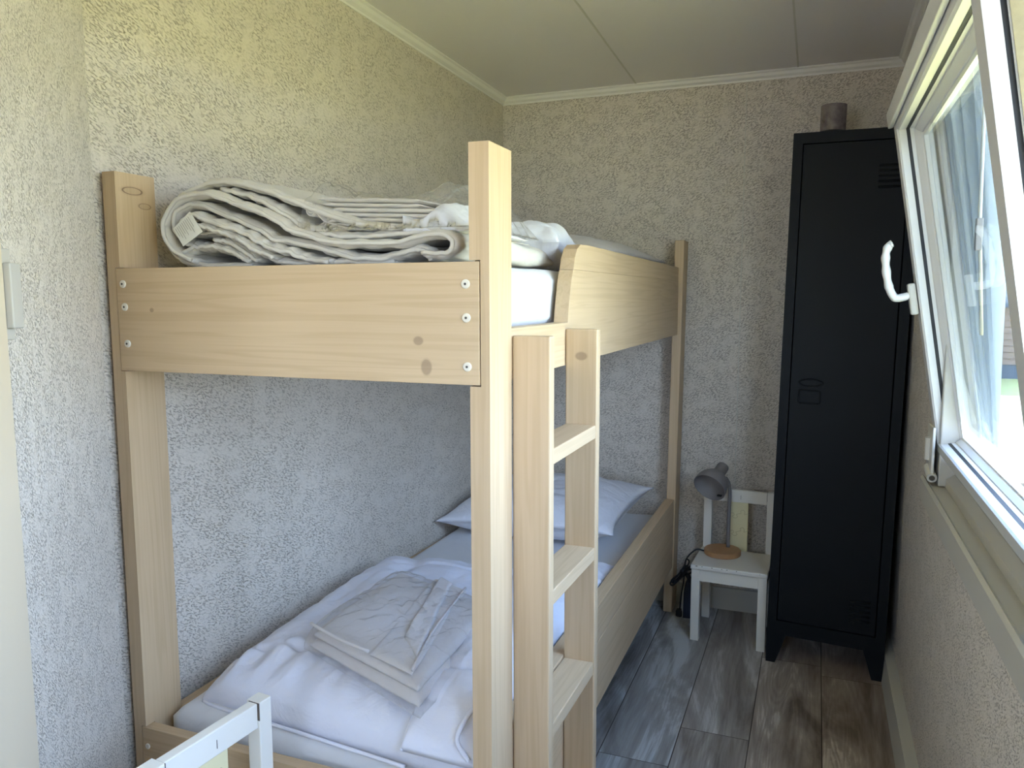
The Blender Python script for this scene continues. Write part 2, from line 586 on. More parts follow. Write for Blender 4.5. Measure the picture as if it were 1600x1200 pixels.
def prism(name, poly, axis, a, b, mat, parent=None, bv=0, smooth=False):
    v, f = prism_vf(poly, axis, a, b)
    o = mk(name, v, f, mat, parent, smooth)
    if bv: bevel(o, bv)
    return o


def lathe_vf(prof, c=(0, 0, 0), seg=40, mat4=None, cap=True):
    v, f = [], []
    for r, z in prof:
        for k in range(seg):
            a = 2 * math.pi * k / seg
            p = Vector((r * math.cos(a), r * math.sin(a), z))
            if mat4 is not None: p = mat4 @ p
            v.append(tuple(p + Vector(c)))
    for i in range(len(prof) - 1):
        for k in range(seg):
            k2 = (k + 1) % seg
            f.append((i * seg + k, i * seg + k2, (i + 1) * seg + k2, (i + 1) * seg + k))
    if cap:
        f.append(tuple(range(seg - 1, -1, -1)))
        f.append(tuple(range((len(prof) - 1) * seg, len(prof) * seg)))
    return v, f


def lathe(name, prof, c, mat, parent=None, seg=40, mat4=None, cap=True, smooth=True):
    v, f = lathe_vf(prof, c, seg, mat4, cap)
    o = mk(name, v, f, mat, parent)
    if smooth:
        for p in o.data.polygons:
            p.use_smooth = len(p.vertices) == 4
        es = o.modifiers.new('split', 'EDGE_SPLIT'); es.split_angle = math.radians(38)
    return o


def spline(pts, n=8, closed=False):
    P = [Vector(p) for p in pts]
    out_ = []
    m = len(P)
    for i in range(m if closed else m - 1):
        p0 = P[(i - 1) % m] if closed or i > 0 else P[0] * 2 - P[1]
        p1 = P[i]; p2 = P[(i + 1) % m]
        p3 = P[(i + 2) % m] if closed or i + 2 < m else P[-1] * 2 - P[-2]
        for k in range(n):
            t = k / n
            out_.append(0.5 * ((2 * p1) + (-p0 + p2) * t + (2 * p0 - 5 * p1 + 4 * p2 - p3) * t * t + (-p0 + 3 * p1 - 3 * p2 + p3) * t ** 3))
    if not closed: out_.append(P[-1].copy())
    return out_


def tube_vf(pts, r, seg=8, closed=False):
    P = [Vector(p) for p in pts]
    rad = r if callable(r) else (lambda t: r)
    v, f = [], []
    n = len(P)
    prev = None
    for i, p in enumerate(P):
        t = (P[(i + 1) % n] - P[i - 1]) if closed else (P[min(i + 1, n - 1)] - P[max(i - 1, 0)])
        if t.length < 1e-9: t = Vector((0, 0, 1))
        t.normalize()
        if prev is None:
            a = Vector((0, 0, 1)) if abs(t.z) < 0.9 else Vector((1, 0, 0))
            u = t.cross(a).normalized()
        else:
            u = (prev - t * prev.dot(t)).normalized()
        prev = u
        w_ = t.cross(u)
        rr = rad(i / max(1, n - 1))
        for k in range(seg):
            an = 2 * math.pi * k / seg
            v.append(tuple(p + (u * math.cos(an) + w_ * math.sin(an)) * rr))
    for i in range(n if closed else n - 1):
        j = (i + 1) % n
        for k in range(seg):
            k2 = (k + 1) % seg
            f.append((i * seg + k, i * seg + k2, j * seg + k2, j * seg + k))
    if not closed:
        f.append(tuple(range(seg - 1, -1, -1)))
        f.append(tuple(range((n - 1) * seg, n * seg)))
    return v, f


def tube(name, pts, r, mat, parent=None, seg=8, closed=False):
    v, f = tube_vf(pts, r, seg, closed)
    return mk(name, v, f, mat, parent, smooth=True)


def fbm(x, y, z=0.0, o=4):
    s, a, t = 0.0, 1.0, 0.0
    for _ in range(o):
        s += a * noise.noise(Vector((x, y, z)))
        t += a
        a *= 0.5; x *= 2.03; y *= 2.03; z *= 2.03
    return s / t


def ridge(x, y, z=0.0):
    """sharp creases: 0..1, 1 on the crease"""
    v = abs(noise.noise(Vector((x, y, z)))) + 0.4 * abs(noise.noise(Vector((2.1 * x + 5, 2.1 * y, z + 3))))
    return max(0.0, 1 - 3.2 * v)


def sheet_closed(name, nu, nv, top, bot, mat, parent=None):
    """closed cushion from a top and a bottom surface over (u,v) in [0,1]^2"""
    v, f = [], []
    for j in range(nv + 1):
        for i in range(nu + 1):
            v.append(tuple(top(i / nu, j / nv)))
    o1 = len(v)
    for j in range(nv + 1):
        for i in range(nu + 1):
            v.append(tuple(bot(i / nu, j / nv)))
    W_ = nu + 1
    for j in range(nv):
        for i in range(nu):
            a = j * W_ + i
            f.append((a, a + 1, a + W_ + 1, a + W_))
            f.append((o1 + a, o1 + a + W_, o1 + a + W_ + 1, o1 + a + 1))
    rim = [i for i in range(nu)] + [j * W_ + nu for j in range(nv)] + [nv * W_ + i for i in range(nu, 0, -1)] + [j * W_ for j in range(nv, 0, -1)]
    for k in range(len(rim)):
        a, b_ = rim[k], rim[(k + 1) % len(rim)]
        f.append((a, o1 + a, o1 + b_, b_))
    return mk(name, v, f, mat, parent, smooth=True)


# ------------------------------------------------------------------ room shell
XR = 1.565        # window wall
YN_ = -4.3        # wall behind the camera


def xl(y):        # bunk wall, very slightly out of square
    return 0.04 * y


HC = 2.25


def ceil_z(y):
    return 2.112 - 0.0405 * y


def struct(o):
    o['kind'] = 'structure'
    return o


struct(box('floor', (-0.6, YN_ - 0.1, -0.06), (1.8, 0.12, 0.0), 'laminate_floor', bv=0))
fl = bpy.data.objects['floor']
# keep the planks in room coordinates
for vtx in fl.data.vertices: vtx.co += fl.location
fl.location = (0, 0, 0)
struct(box('wall_far', (-0.15, 0, -0.05), (1.75, 0.1, 2.5), 'wallpaper', bv=0))
v, f = prism_vf([(xl(0.0), 0.0), (xl(-2.1), -2.1), (xl(-2.1) - 0.1, -2.1), (xl(0) - 0.1, 0.0)], 'z', -0.05, 2.5)
struct(mk('wall_left', v, f, 'wallpaper'))
# angled partition beside the foot of the bunk
p0 = Vector((-0.03, -2.045)); pd = Vector((0.17, -0.36)).normalized(); pn = Vector((-pd.y, pd.x)) * -1
pn = Vector((pd.y, -pd.x))
pA, pB = p0, p0 + pd * 0.36
back = Vector((-0.12, -0.03))
struct(mk('wall_partition', *prism_vf([(pA.x, pA.y), (pB.x, pB.y), (pB.x - 0.45, pB.y), (pA.x - 0.12, pA.y + 0.01)], 'z', -0.05, 2.5), 'wallpaper_partition'))
dA = p0 + pd * 0.345
nrm = Vector((-pd.y, pd.x)); nrm = nrm if nrm.x > 0 else -nrm
dB = dA + pd * 0.50
struct(mk('door_1', *prism_vf([(dA.x + nrm.x * 0.012, dA.y + nrm.y * 0.012), (dB.x + nrm.x * 0.012, dB.y + nrm.y * 0.012),
                              (dB.x - nrm.x * 0.06, dB.y - nrm.y * 0.06), (dA.x - nrm.x * 0.004, dA.y - nrm.y * 0.004)], 'z', 0.0, 2.5), 'door_beige'))
struct(box('wall_entry', (dB.x - 0.7, YN_, -0.05), (dB.x, dB.y + 0.02, 2.5), 'wallpaper', bv=0))
struct(boxes('wall_near', [((-0.6, YN_ - 0.1, -0.05), (0.15, YN_, 2.5)), ((0.95, YN_ - 0.1, -0.05), (1.625, YN_, 2.5)), ((0.15, YN_ - 0.1, 1.6), (0.95, YN_, 2.5)), ((0.15, YN_ - 0.1, -0.05), (0.95, YN_, 0.95))], 'wallpaper'))  # the gap is an added opening that lets in frontal daylight
# window wall with the opening
OY0, OY1, OZ0, OZ1 = -2.36, -1.215, 0.875, 1.80
PY0, PY1 = -3.28, -2.64        # unseen pane beside the camera, added and sized for more daylight
boxes_r = [((XR, YN_, -0.05), (1.625, PY0, 2.5)), ((XR, PY1, -0.05), (1.625, OY0, 2.5)), ((XR, PY0, -0.05), (1.625, PY1, OZ0)), ((XR, PY0, OZ1), (1.625, PY1, 2.5)), ((XR, OY1, -0.05), (1.625, 0.0, 2.5)),
           ((XR, OY0, -0.05), (1.625, OY1, OZ0)), ((XR, OY0, OZ1), (1.625, OY1, 2.5))]
struct(boxes('wall_right', boxes_r, 'wallpaper'))
# ceiling, rising slightly towards the camera
z0, z1 = ceil_z(0.1), ceil_z(YN_ - 0.1)
struct(mk('ceiling', [(-0.7, 0.1, z0), (1.8, 0.1, z0), (1.8, YN_ - .1, z1), (-0.7, YN_ - .1, z1),
                      (-0.7, 0.1, z0 + .05), (1.8, 0.1, z0 + .05), (1.8, YN_ - .1, z1 + .05), (-0.7, YN_ - .1, z1 + .05)],
       [(0, 1, 2, 3), (4, 7, 6, 5), (0, 4, 5, 1), (1, 5, 6, 2), (2, 6, 7, 3), (3, 7, 4, 0)], 'ceiling_board'))


def sloped_bar(name, xa, xb, th, y0, y1, mat, dx=0.0, zo=0.0):
    """strip under the sloping ceiling from y0 to y1; dx lets it follow the bunk wall"""
    v_ = []
    for y in (y0, y1):
        s_ = dx * y
        for (x_, zz) in ((xa, 0.004 - zo), (xb, 0.004 - zo), (xb, -th - zo), (xa, -th - zo)):
            v_.append((x_ + s_, y, ceil_z(y) + zz))
    return v_, [(0, 1, 2, 3), (7, 6, 5, 4), (0, 4, 5, 1), (1, 5, 6, 2), (2, 6, 7, 3), (3, 7, 4, 0)]


def struct_bar(name, *a, **k):
    mat = a[5]
    v_, f_ = sloped_bar(name, *a, **k)
    return struct(mk(name, v_, f_, mat))


struct_bar('trim_1', 0.575, 0.581, 0.0015, -4.2, -0.02, 'trim_beige')
struct_bar('trim_2', 1.178, 1.184, 0.0015, -4.2, -0.02, 'trim_beige')
# cornices (cove with a bright lip)
co = [(-0.02, 0.01), (0.028, 0.01), (0.030, -0.004), (0.022, -0.007), (0.016, -0.016), (0.004, -0.022), (0.003, -0.028), (-0.02, -0.028)]


def cornice_x(name, x0, s, dx, y0, y1):
    v_ = []
    for y in (y0, y1):
        for (d, zz) in co:
            v_.append((x0 + s * d + dx * y, y, ceil_z(y) + zz))
    n_ = len(co)
    f_ = [tuple(range(n_)), tuple(range(2 * n_ - 1, n_ - 1, -1))] + [(i, (i + 1) % n_, n_ + (i + 1) % n_, n_ + i) for i in range(n_)]
    struct(mk(name, v_, f_, 'cornice_white'))


cornice_x('trim_3', 0.0, 1, 0.04, -2.06, 0.0)
cornice_x('trim_4', XR - 0.02, -1, 0.0, YN_, 0.0)
struct(mk('trim_5', *prism_vf([(-d, ceil_z(0) + zz) for d, zz in co], 'x', -0.0, XR), 'cornice_white'))
# vertical panel joints of the far wall
struct(box('trim_6', (0.998, -0.0012, 0.09), (1.001, 0.01, 2.09), 'trim_beige', bv=0))
# baseboards
struct(box('baseboard_far', (0.0, -0.012, 0), (XR, 0.01, 0.092), 'trim_beige', bv=0.002))
struct(prism('baseboard_right', [(XR - 0.038, 0), (XR - 0.030, 0.085), (XR + .01, 0.089), (XR + .01, 0)], 'y', YN_, -0.0, 'trim_beige'))

# ------------------------------------------------------------------ outdoors
GZ = -0.75
struct(boxes('wall_outside_base', [((1.626, -4.4, GZ - .05), (1.64, 0.1, OZ0 - 0.02))], 'outer_wall'))
gr = []
nx_, ny_ = 24, 40
v, f = [], []
for j in range(ny_ + 1):
    for i in range(nx_ + 1):
        x = 1.72 + (i / nx_) ** 1.6 * 58; y = -18 + j / ny_ * 90
        v.append((x, y, GZ + 0.06 * fbm(x * .3, y * .3)))
for j in range(ny_):
    for i in range(nx_):
        a = j * (nx_ + 1) + i
        f.append((a, a + 1, a + nx_ + 2, a + nx_ + 1))
lawn = mk('lawn', v, f, 'grass', smooth=True)
tag(lawn, 'sunlit green and yellow grass outside beyond the window', 'grass', kind='stuff')
pv = []
path_o = struct(boxes('path', [((1.9, 6.2, GZ - 0.02), (24, 14.5, GZ + 0.075))], 'path'))
hs = empty('house', 'neighbouring building with orange lap siding below a white upper part, seen through the window', 'house')
HY = 19.0
boxes('wall', [((2.6, HY, GZ), (16, HY + 6, 3.3))], 'house_white', hs)
v, f = [], []
for k in range(9):
    za = GZ + 0.35 + k * 0.155
    q, g = prism_vf([(HY - 0.10, za), (HY - 0.07, za + 0.155), (HY, za + 0.155), (HY, za)], 'x', 2.5, 16)
    f += [tuple(i + len(v) for i in t) for t in g]; v += q
mk('siding', v, f, 'siding', hs)
box('plinth', (2.5, HY - 0.08, GZ), (16, HY, GZ + 0.36), 'grey_roof', hs, bv=0)
box('ledge', (2.5, HY - 0.22, 1.0), (16, HY + 0.01, 1.1), 'grey_roof', hs, bv=0)
prism('roof', [(HY - 0.6, 3.2), (HY + 3, 4.6), (HY + 6.6, 3.2), (HY + 6.6, 3.1), (HY - 0.6, 3.1)], 'x', 2.2, 16.4, 'grey_roof', hs)
finish(hs, (9, HY + 3, GZ))
random.seed(3)

# ------------------------------------------------------------------ window
win = bpy.data.objects.new('window_1', None)
COL.objects.link(win)
win['kind'] = 'structure'
wf = boxes('window_frame', [((1.545, OY1 - 0.050, OZ0 - 0.02), (1.63, OY1 + 0.03, OZ1 + 0.04)),
                        ((1.535, OY0 - 0.03, OZ0 - 0.02), (1.63, OY0 + 0.04, OZ1 + 0.04)),
                        ((1.535, OY0 + 0.04, OZ1 - 0.02), (1.63, OY1 - 0.055, OZ1 + 0.04)),
                        ((1.582, OY0 + 0.04, OZ0 - 0.02), (1.63, OY1 - 0.055, 0.926))], 'window_cream', win, bv=0.003)
w2 = bpy.data.objects.new('added_window', None)  # added second window, out of view, to strengthen the side light
COL.objects.link(w2)
w2['kind'] = 'structure'
boxes('window_frame', [((1.535, PY1 - 0.05, OZ0 - 0.02), (1.63, PY1 + 0.03, OZ1 + 0.04)), ((1.535, PY0 - 0.03, OZ0 - 0.02), (1.63, PY0 + 0.05, OZ1 + 0.04)),
                       ((1.535, PY0 + 0.05, OZ1 - 0.02), (1.63, PY1 - 0.05, OZ1 + 0.04)), ((1.535, PY0 + 0.05, OZ0 - 0.02), (1.63, PY1 - 0.05, OZ0 + 0.04))], 'window_cream', w2)
mk('glass_pane', [(1.59, PY0 + .04, OZ0 + .02), (1.59, PY1 - .04, OZ0 + .02), (1.59, PY1 - .04, OZ1), (1.59, PY0 + .04, OZ1)], [(0, 1, 2, 3)], 'window_glass', w2)
# stepped sill profile and outer trim, running along the wall
struct(prism('trim_7', [(1.522, 0.805), (1.522, 0.852), (1.527, 0.858), (1.533, 0.853), (1.560, 0.853), (1.560, 0.872),
                        (1.576, 0.884), (1.60, 0.884), (1.60, 0.80)], 'y', OY0 - 0.05, OY1 + 0.055, 'window_cream'))
struct(box('trim_8', (1.545, OY0 - 0.08, 0.775), (XR + 0.002, OY1 + 0.10, 0.806), 'trim_beige', bv=0.002))

# the sash, tilted into the room about its bottom edge; local x outwards, z up, origin at the room-side bottom edge
SH, SY0, SY1 = 0.765, -2.165, -1.20
sash = bpy.data.objects.new('sash', None)
COL.objects.link(sash)
LC = (SY0 + SY1) / 2
a0, a1 = SY0 - LC, SY1 - LC


def ring(name, x0, x1, inset, wdt, mat, parent, bv=0.002):
    y0_, y1_, z0_, z1_ = a0 + inset, a1 - inset, inset, SH - inset
    # mitred frame: four prisms in one mesh
    O = [(y0_, z0_), (y1_, z0_), (y1_, z1_), (y0_, z1_)]
    I = [(y0_ + wdt, z0_ + wdt), (y1_ - wdt, z0_ + wdt), (y1_ - wdt, z1_ - wdt), (y0_ + wdt, z1_ - wdt)]
    V, F = [], []
    for k in range(4):
        k2 = (k + 1) % 4
        q, g = prism_vf([O[k], O[k2], I[k2], I[k]], 'x', x0, x1)
        F += [tuple(i + len(V) for i in t) for t in g]; V += q
    o = mk(name, V, F, mat, parent)
    if bv: bevel(o, bv)
    return o




def ring_prof(name, prof, mat, parent, bv=0):
    """closed profile of (inset, x) carried round the sash with mitred corners"""
    V, F = [], []
    m_ = len(prof)
    for (sy_, sz_) in ((0, 0), (1, 0), (1, 1), (0, 1)):
        for ins, x_ in prof:
            V.append((x_, (a0 + ins) if sy_ == 0 else (a1 - ins), ins * 0.45 if sz_ == 0 else SH - ins))
    for k in range(4):
        for i in range(m_):
            a, b_ = k * m_ + i, k * m_ + (i + 1) % m_
            c_, d_ = ((k + 1) % 4) * m_ + i, ((k + 1) % 4) * m_ + (i + 1) % m_
            F.append((a, b_, d_, c_))
    o = mk(name, V, F, mat, parent)
    if bv: bevel(o, bv)
    return o


ring_prof('sash_overlap', [(0, -0.018), (0.046, -0.018), (0.050, -0.014), (0.050, 0.0), (0, 0.0)], 'window_white', sash)
ring_prof('gasket', [(0.004, 0.0), (0.0505, 0.0), (0.0505, 0.007), (0.004, 0.007)], 'gasket_black', sash)
ring_prof('sash_frame', [(0.002, 0.007), (0.0515, 0.007), (0.0515, 0.014), (0.054, 0.016), (0.054, 0.050), (0.014, 0.050), (0.014, 0.040), (0.002, 0.030)], 'window_white', sash)
ring_prof('glazing_bead', [(0.054, 0.0155), (0.056, 0.0155), (0.067, 0.0255), (0.068, 0.028), (0.068, 0.044), (0.054, 0.044)], 'window_white', sash)
ring_prof('spacer', [(0.066, 0.029), (0.076, 0.029), (0.076, 0.037), (0.066, 0.037)], 'cornice_white', sash)
v, f = [], []
for xx in (0.028, 0.038):
    q = [(xx, a0 + 0.07, 0.07), (xx, a1 - 0.07, 0.07), (xx, a1 - 0.07, SH - 0.07), (xx, a0 + 0.07, SH - 0.07)]
    f.append(tuple(range(len(v), len(v) + 4))); v += q
mk('glass_pane', v, f, 'window_glass', sash)
# top drip moulding on the room side of the upper rail
prism('top_moulding', [(-0.030, SH - 0.034), (-0.030, SH - 0.002), (-0.022, SH + 0.010), (0.012, SH + 0.010), (0.012, SH), (-0.0195, SH - 0.001), (-0.0195, SH - 0.034)], 'y', a0, a1, 'window_white', sash, bv=0.002)
# hardware strip on the near edge of the sash
st = box('lock_strip', (0.009, a0 + 0.0005, 0.02), (0.034, a0 + 0.0035, SH - 0.02), 'brass_strip', sash, bv=0)
for zz in (0.50, 0.43, 0.408, 0.39):
    q, g = lathe_vf([(0.005, -0.0006), (0.005, 0.0006)], (0.0215, a0 + 0.0004, zz), 16, Matrix.Rotation(math.pi / 2, 4, 'X'))
    mk('screw', q, g, 'black_plastic', sash)
# handle on the far stile
hz, hy = 0.352, a1 - 0.030
hb = box('handle_base', (-0.036, hy - 0.012, hz - 0.040), (-0.0195, hy + 0.012, hz + 0.030), 'window_cream', sash, bv=0.004)
hp = [(-0.030, 0.356), (-0.058, 0.354), (-0.066, 0.361), (-0.072, 0.383), (-0.073, 0.42), (-0.070, 0.452), (-0.062, 0.472), (-0.053, 0.475)]
pts = spline([(x_, hy, z_) for x_, z_ in hp], 10)
v, f = tube_vf(pts, lambda t: 0.0088 + 0.0009 * math.sin(t * 48) * (t > 0.4) - 0.002 * (t > 0.97), 14)
v = [(x_, hy + (y_ - hy) * 1.25, z_) for x_, y_, z_ in v]
mk('handle', v, f, 'window_white', sash, smooth=True)
th = 9.44
sash.location = (1.563, LC, 0.93)
sash.rotation_euler = (0, -math.radians(th), 0)
sash.parent = win
# hinge at the bottom far corner
hg = bpy.data.objects.new('hinge', None); COL.objects.link(hg)
q, g = tube_vf([(1.533, -1.262, 0.872), (1.533, -1.205, 0.885)], 0.0105, 16)
mk('hinge_barrel', q, g, 'hinge_cream', hg, smooth=False)
q, g = tube_vf([(1.530, -1.215, 0.905), (1.530, -1.215, 0.955)], 0.0085, 16)
mk('hinge_pin', q, g, 'hinge_cream', hg)
box('hinge_plate', (1.530, -1.262, 0.862), (1.536, -1.18, 0.985), 'hinge_cream', hg, bv=0.002)
q, g = tube_vf([(1.533, -1.2635, 0.8719), (1.533, -1.262, 0.8722)], 0.006, 16)
mk('hinge_screw', q, g, 'screw_hole', hg)
finish(hg, (1.53, -1.22, 0.86))
hg.parent = win

# sheer curtain in the reveal with its draw rod
struct(boxes('added_bounce_ground', [((-6, -16, GZ), (1.6, -4.5, -0.12))], 'bounce_ground_stone'))  # unseen pale ground, added to bounce warm light through the rear opening
struct(boxes('added_sky_blocker', [((-2.5, -6.4, 2.25), (1.7, -4.4, 2.33))], 'outer_wall'))  # unseen slab, added to keep blue sky light out of the rear opening
v, f = [], []
nc_, nz_ = 220, 16
for j in range(nz_ + 1):
    t = j / nz_
    for i in range(nc_ + 1):
        s_ = i / nc_
        zz = 0.955 + t * 0.82
        xin = 1.563 + 0.062 - 0.166 * (zz - 0.93)
        xout = 1.622
        mid, am = (xin + xout) / 2, max(0.002, (xout - xin) / 2)
        y = -1.225 - s_ * 0.215 + 0.006 * math.sin(31 * s_)
        cl = 1 if s_ < 0.75 else 1 - (s_ - 0.75) * 2.2
        x = mid + am * (math.sin(s_ * 75 + 1.2 * math.sin(7 * s_) + 0.5 * t) * 0.85 * cl + 0.12 * math.sin(s_ * 190 + 2 * t)) + am * (1 - cl) * 0.7
        v.append((x, y, zz))
for j in range(nz_):
    for i in range(nc_):
        a = j * (nc_ + 1) + i
        f.append((a, a + 1, a + nc_ + 2, a + nc_ + 1))
cu = empty('net_curtain', 'sheer white net curtain gathered at the far side of the window behind the tilted pane', 'curtain')
mk('curtain_cloth', v, f, 'sheer_curtain', cu, smooth=True)
tube('curtain_rail', [(1.60, OY0 + 0.05, 1.772), (1.60, OY1 - 0.06, 1.772)], 0.006, 'window_white', cu)
finish(cu, (1.60, -1.33, 0.955))
dr = empty('curtain_draw_rod', 'thin grey draw rod with a clip hanging in front of the net curtain', 'rod')
tube('rod', [(1.555, -1.47, 1.70), (1.56, -1.47, 1.42), (1.575, -1.47, 1.2)], 0.0035, 'window_cream', dr)
box('clip', (1.554, -1.477, 1.36), (1.566, -1.463, 1.42), 'lamp_grey', dr, bv=0.002)
finish(dr, (1.56, -1.47, 1.2))

# ------------------------------------------------------------------ bunk bed
X1, X2 = 0.742, 0.778       # right posts
L1, L2 = -0.062, -0.029     # left posts
YN, YM = -1.995, -1.895     # foot posts
YF, YG = -0.118, -0.018     # head posts
ZT, ZH = 1.525, 1.490
bed = empty('bunk_bed', 'pale pine bunk bed with a ladder along the left wall', 'bunk bed')
TZ0, TZ1 = 1.127, 1.333     # upper boards
LZ = 0.356                  # lower board top
RZ = 0.470                  # right lower rail top
ND = 0.0245


def foot_post(xa, xb, nx0, nx1, mat):
    """square post with two rebates (nx0..nx1) that take the ends of the foot boards"""
    rows = [(0, 0.158, 0), (0.158, LZ + 0.002, 1), (LZ + 0.002, TZ0 - 0.002, 0), (TZ0 - 0.002, TZ1 + 0.002, 1), (TZ1 + 0.002, ZT, 0)]
    L_ = []
    for za, zb, cutp in rows:
        if not cutp:
            L_.append(((xa, YN, za), (xb, YM, zb)))
        else:
            L_.append(((xa, YN + ND, za), (xb, YM, zb)))
            if nx0 - xa > 1e-4: L_.append(((xa, YN, za), (nx0, YN + ND, zb)))
            if xb - nx1 > 1e-4: L_.append(((nx1, YN, za), (xb, YN + ND, zb)))
    V, F = [], []
    for lo, hi in L_:
        q, g = box_vf(lo, hi)
        F += [tuple(i + len(V) for i in t) for t in g]; V += q
    return mk('post', V, F, mat, bed)


foot_post(X1, X2, X1, X1 + 0.020, 'pine_z')
foot_post(L1, L2, L2 - 0.012, L2, 'pine_left_post')
v, f = prism_vf([(X1, YF), (X2, YF), (X2, YG), (X1, YG)], 'z', 0, ZH)
v = [(x_ + (0.018 if z_ > 1 else 0), y_, z_) for x_, y_, z_ in v]
bevel(mk('post', v, f, 'pine_z', bed), 0.003)
prism('post', [(L1 + 0.04, YF), (L2 + 0.04, YF), (L2 + 0.04, YG), (L1 + 0.04, YG)], 'z', 0, ZH, 'pine_z', bed, bv=0.003)
# foot boards let into the posts
fb = box('foot_board', (L2 - 0.010, YN - 0.001, TZ0), (X1 + 0.018, YN + 0.024, TZ1), 'pine_foot', bed, bv=0.001)
lb = box('foot_board', (L2 - 0.010, YN - 0.001, 0.16), (X1 + 0.018, YN + 0.024, LZ), 'pine_x', bed, bv=0.001)
for (sx_, sz) in [(-0.012 + L2 + 0.020, 1.302), (-0.012 + L2 + 0.022, 1.256), (L2 + 0.012, 1.182), (X1 - 0.006, 1.296), (X1 - 0.005, 1.240), (X1 - 0.004, 1.158)]:
    q, g = lathe_vf([(0.0078, 0), (0.0078, 0.002), (0.0062, 0.003)], (sx_, YN - 0.0010, sz), 20, Matrix.Rotation(math.pi / 2, 4, 'X'))
    cap_ = mk('screw_cap', q, g, 'screw_cap', fb)
    q, g = lathe_vf([(0.0022, 0), (0.0022, 0.0006)], (sx_, YN - 0.0041, sz), 12, Matrix.Rotation(math.pi / 2, 4, 'X'))
    q2, g2 = q, g
    hole = mk('screw_hole', q2, g2, 'screw_hole', fb)
for sx_, sz in ((L2 + 0.004, 0.315), (X1 - 0.008, 0.315)):
    q, g = lathe_vf([(0.006, 0), (0.006, 0.002), (0.0045, 0.0028)], (sx_, YN - 0.0010, sz), 20, Matrix.Rotation(math.pi / 2, 4, 'X'))
    mk('screw_cap', q, g, 'screw_cap', lb)
# upper right rail: low by the ladder, guard with a rounded end beyond
lowz = 1.219
yE = -1.555
cur = [(-0.118, 1.386), (-1.40, 1.394), (-1.462, 1.392), (-1.487, 1.381), (-1.505, 1.360), (-1.530, 1.31), (-1.546, 1.26), (-1.555, lowz)]
poly = [(YM, TZ0), (YF, TZ0)] + [(YF, 1.334), (-1.517, 1.334)] + cur[5:] + [(YM, lowz)]
prism('side_rail', poly, 'x', X2 - 0.034, X2 - 0.001, 'pine_y', bed, bv=0.001)
guard = [(YF, 1.3342), (YF, 1.386)] + cur[1:5] + [(-1.516, 1.3342)]
prism('guard_rail', guard, 'x', X2 - 0.034, X2 - 0.001, 'pine_y', bed, bv=0.001)
box('side_rail', (L1 + 0.015, YM, TZ0), (L2 + 0.012, YF, TZ1), 'pine_y', bed, bv=0.002)
box('head_board', (L2 + 0.04, YG - 0.03, TZ0), (X1, YG, TZ1), 'pine_x', bed, bv=0.002)
# lower rails
box('side_rail', (X2 - 0.036, YM, 0.190), (X2 - 0.001, YF, 0.372), 'pine_y', bed, bv=0.002)
box('side_rail', (X2 - 0.036, YM, 0.3722), (X2 - 0.001, YF, RZ), 'pine_y', bed, bv=0.002)
box('side_rail', (L1 + 0.015, YM, 0.19), (L2 + 0.012, YF, LZ), 'pine_y', bed, bv=0.002)
box('head_board', (L2 + 0.04, YG - 0.03, 0.19), (X1, YG, LZ), 'pine_x', bed, bv=0.002)
tag(boxes('slats', [((L2 + 0.012, -1.93 + k * 0.155, zz), (X2 - 0.037, -1.93 + k * 0.155 + 0.08, zz + 0.018)) for k in range(12) for zz in (0.24,)], 'pine_x', bed))
tag(boxes('slats', [((L2 + 0.012, -1.93 + k * 0.155, zz), (X2 - 0.037, -1.93 + k * 0.155 + 0.08, zz + 0.018)) for k in range(12) for zz in (1.185,)], 'pine_x', bed))
# ladder
XO = 0.849
lad = bpy.data.objects.new('ladder', None); COL.objects.link(lad); lad.parent = bed
box('stringer', (X2, -1.892, 0), (XO, -1.866, 1.206), 'pine_z', lad, bv=0.003)
box('stringer', (X2, -1.576, 0), (XO, -1.550, 1.206), 'pine_stringer', lad, bv=0.003)
for za, zb in ((1.000, 1.001), (0.729, 0.736), (0.466, 0.474), (0.200, 0.208)):
    zm = (za + zb) / 2
    v, f = box_vf((X2 + 0.001, -1.866, zm - 0.029), (XO - 0.002, -1.576, zm))
    v = [(x_, y_, z_ + ((zb - za) / 2 if y_ < -1.7 else (za - zb) / 2)) for x_, y_, z_ in v]
    bevel(mk('rung', v, f, 'pine_y', lad), 0.002)
finish(bed, (0.36, -1.0, 0.0))

# ------------------------------------------------------------------ mattresses


def mattress(name, lo, hi, label, r=0.02, mat='sheet_white', seed=0, group=None):
    x0, y0, z0_ = lo; x1, y1, z1_ = hi

    def shape(sgn):
        def fn(u, v_):
            x = x0 + (x1 - x0) * u; y = y0 + (y1 - y0) * v_
            ex = min(x - x0, x1 - x); ey = min(y - y0, y1 - y)
            e = min(ex, ey)
            k = 1 - max(0, 1 - e / (r * 1.6)) ** 2.2
            zc = (z0_ + z1_) / 2; h = (z1_ - z0_) / 2
            wv = 0.004 * fbm(x * 5, y * 3 + seed, seed) + 0.003 * ridge(x * 6 + seed, y * 2.2)
            return (x, y, zc + sgn * h * (0.62 + 0.38 * k) + (wv if sgn > 0 else 0))
        return fn
    o = sheet_closed(name, 60, 120, shape(1), shape(-1), mat)
    tag(o, label, 'mattress', group)
    return o


mattress('mattress', (L2 + 0.026, -1.945, 0.262), (X2 - 0.047, -0.055, 0.385), 'thin white mattress in the lower bunk, under the puffy duvet', seed=1)
mattress('mattress', (L2 + 0.026, -1.955, 1.206), (X2 - 0.045, -0.055, 1.333), 'white sheeted mattress on the upper bunk, showing behind the ladder top', seed=5)


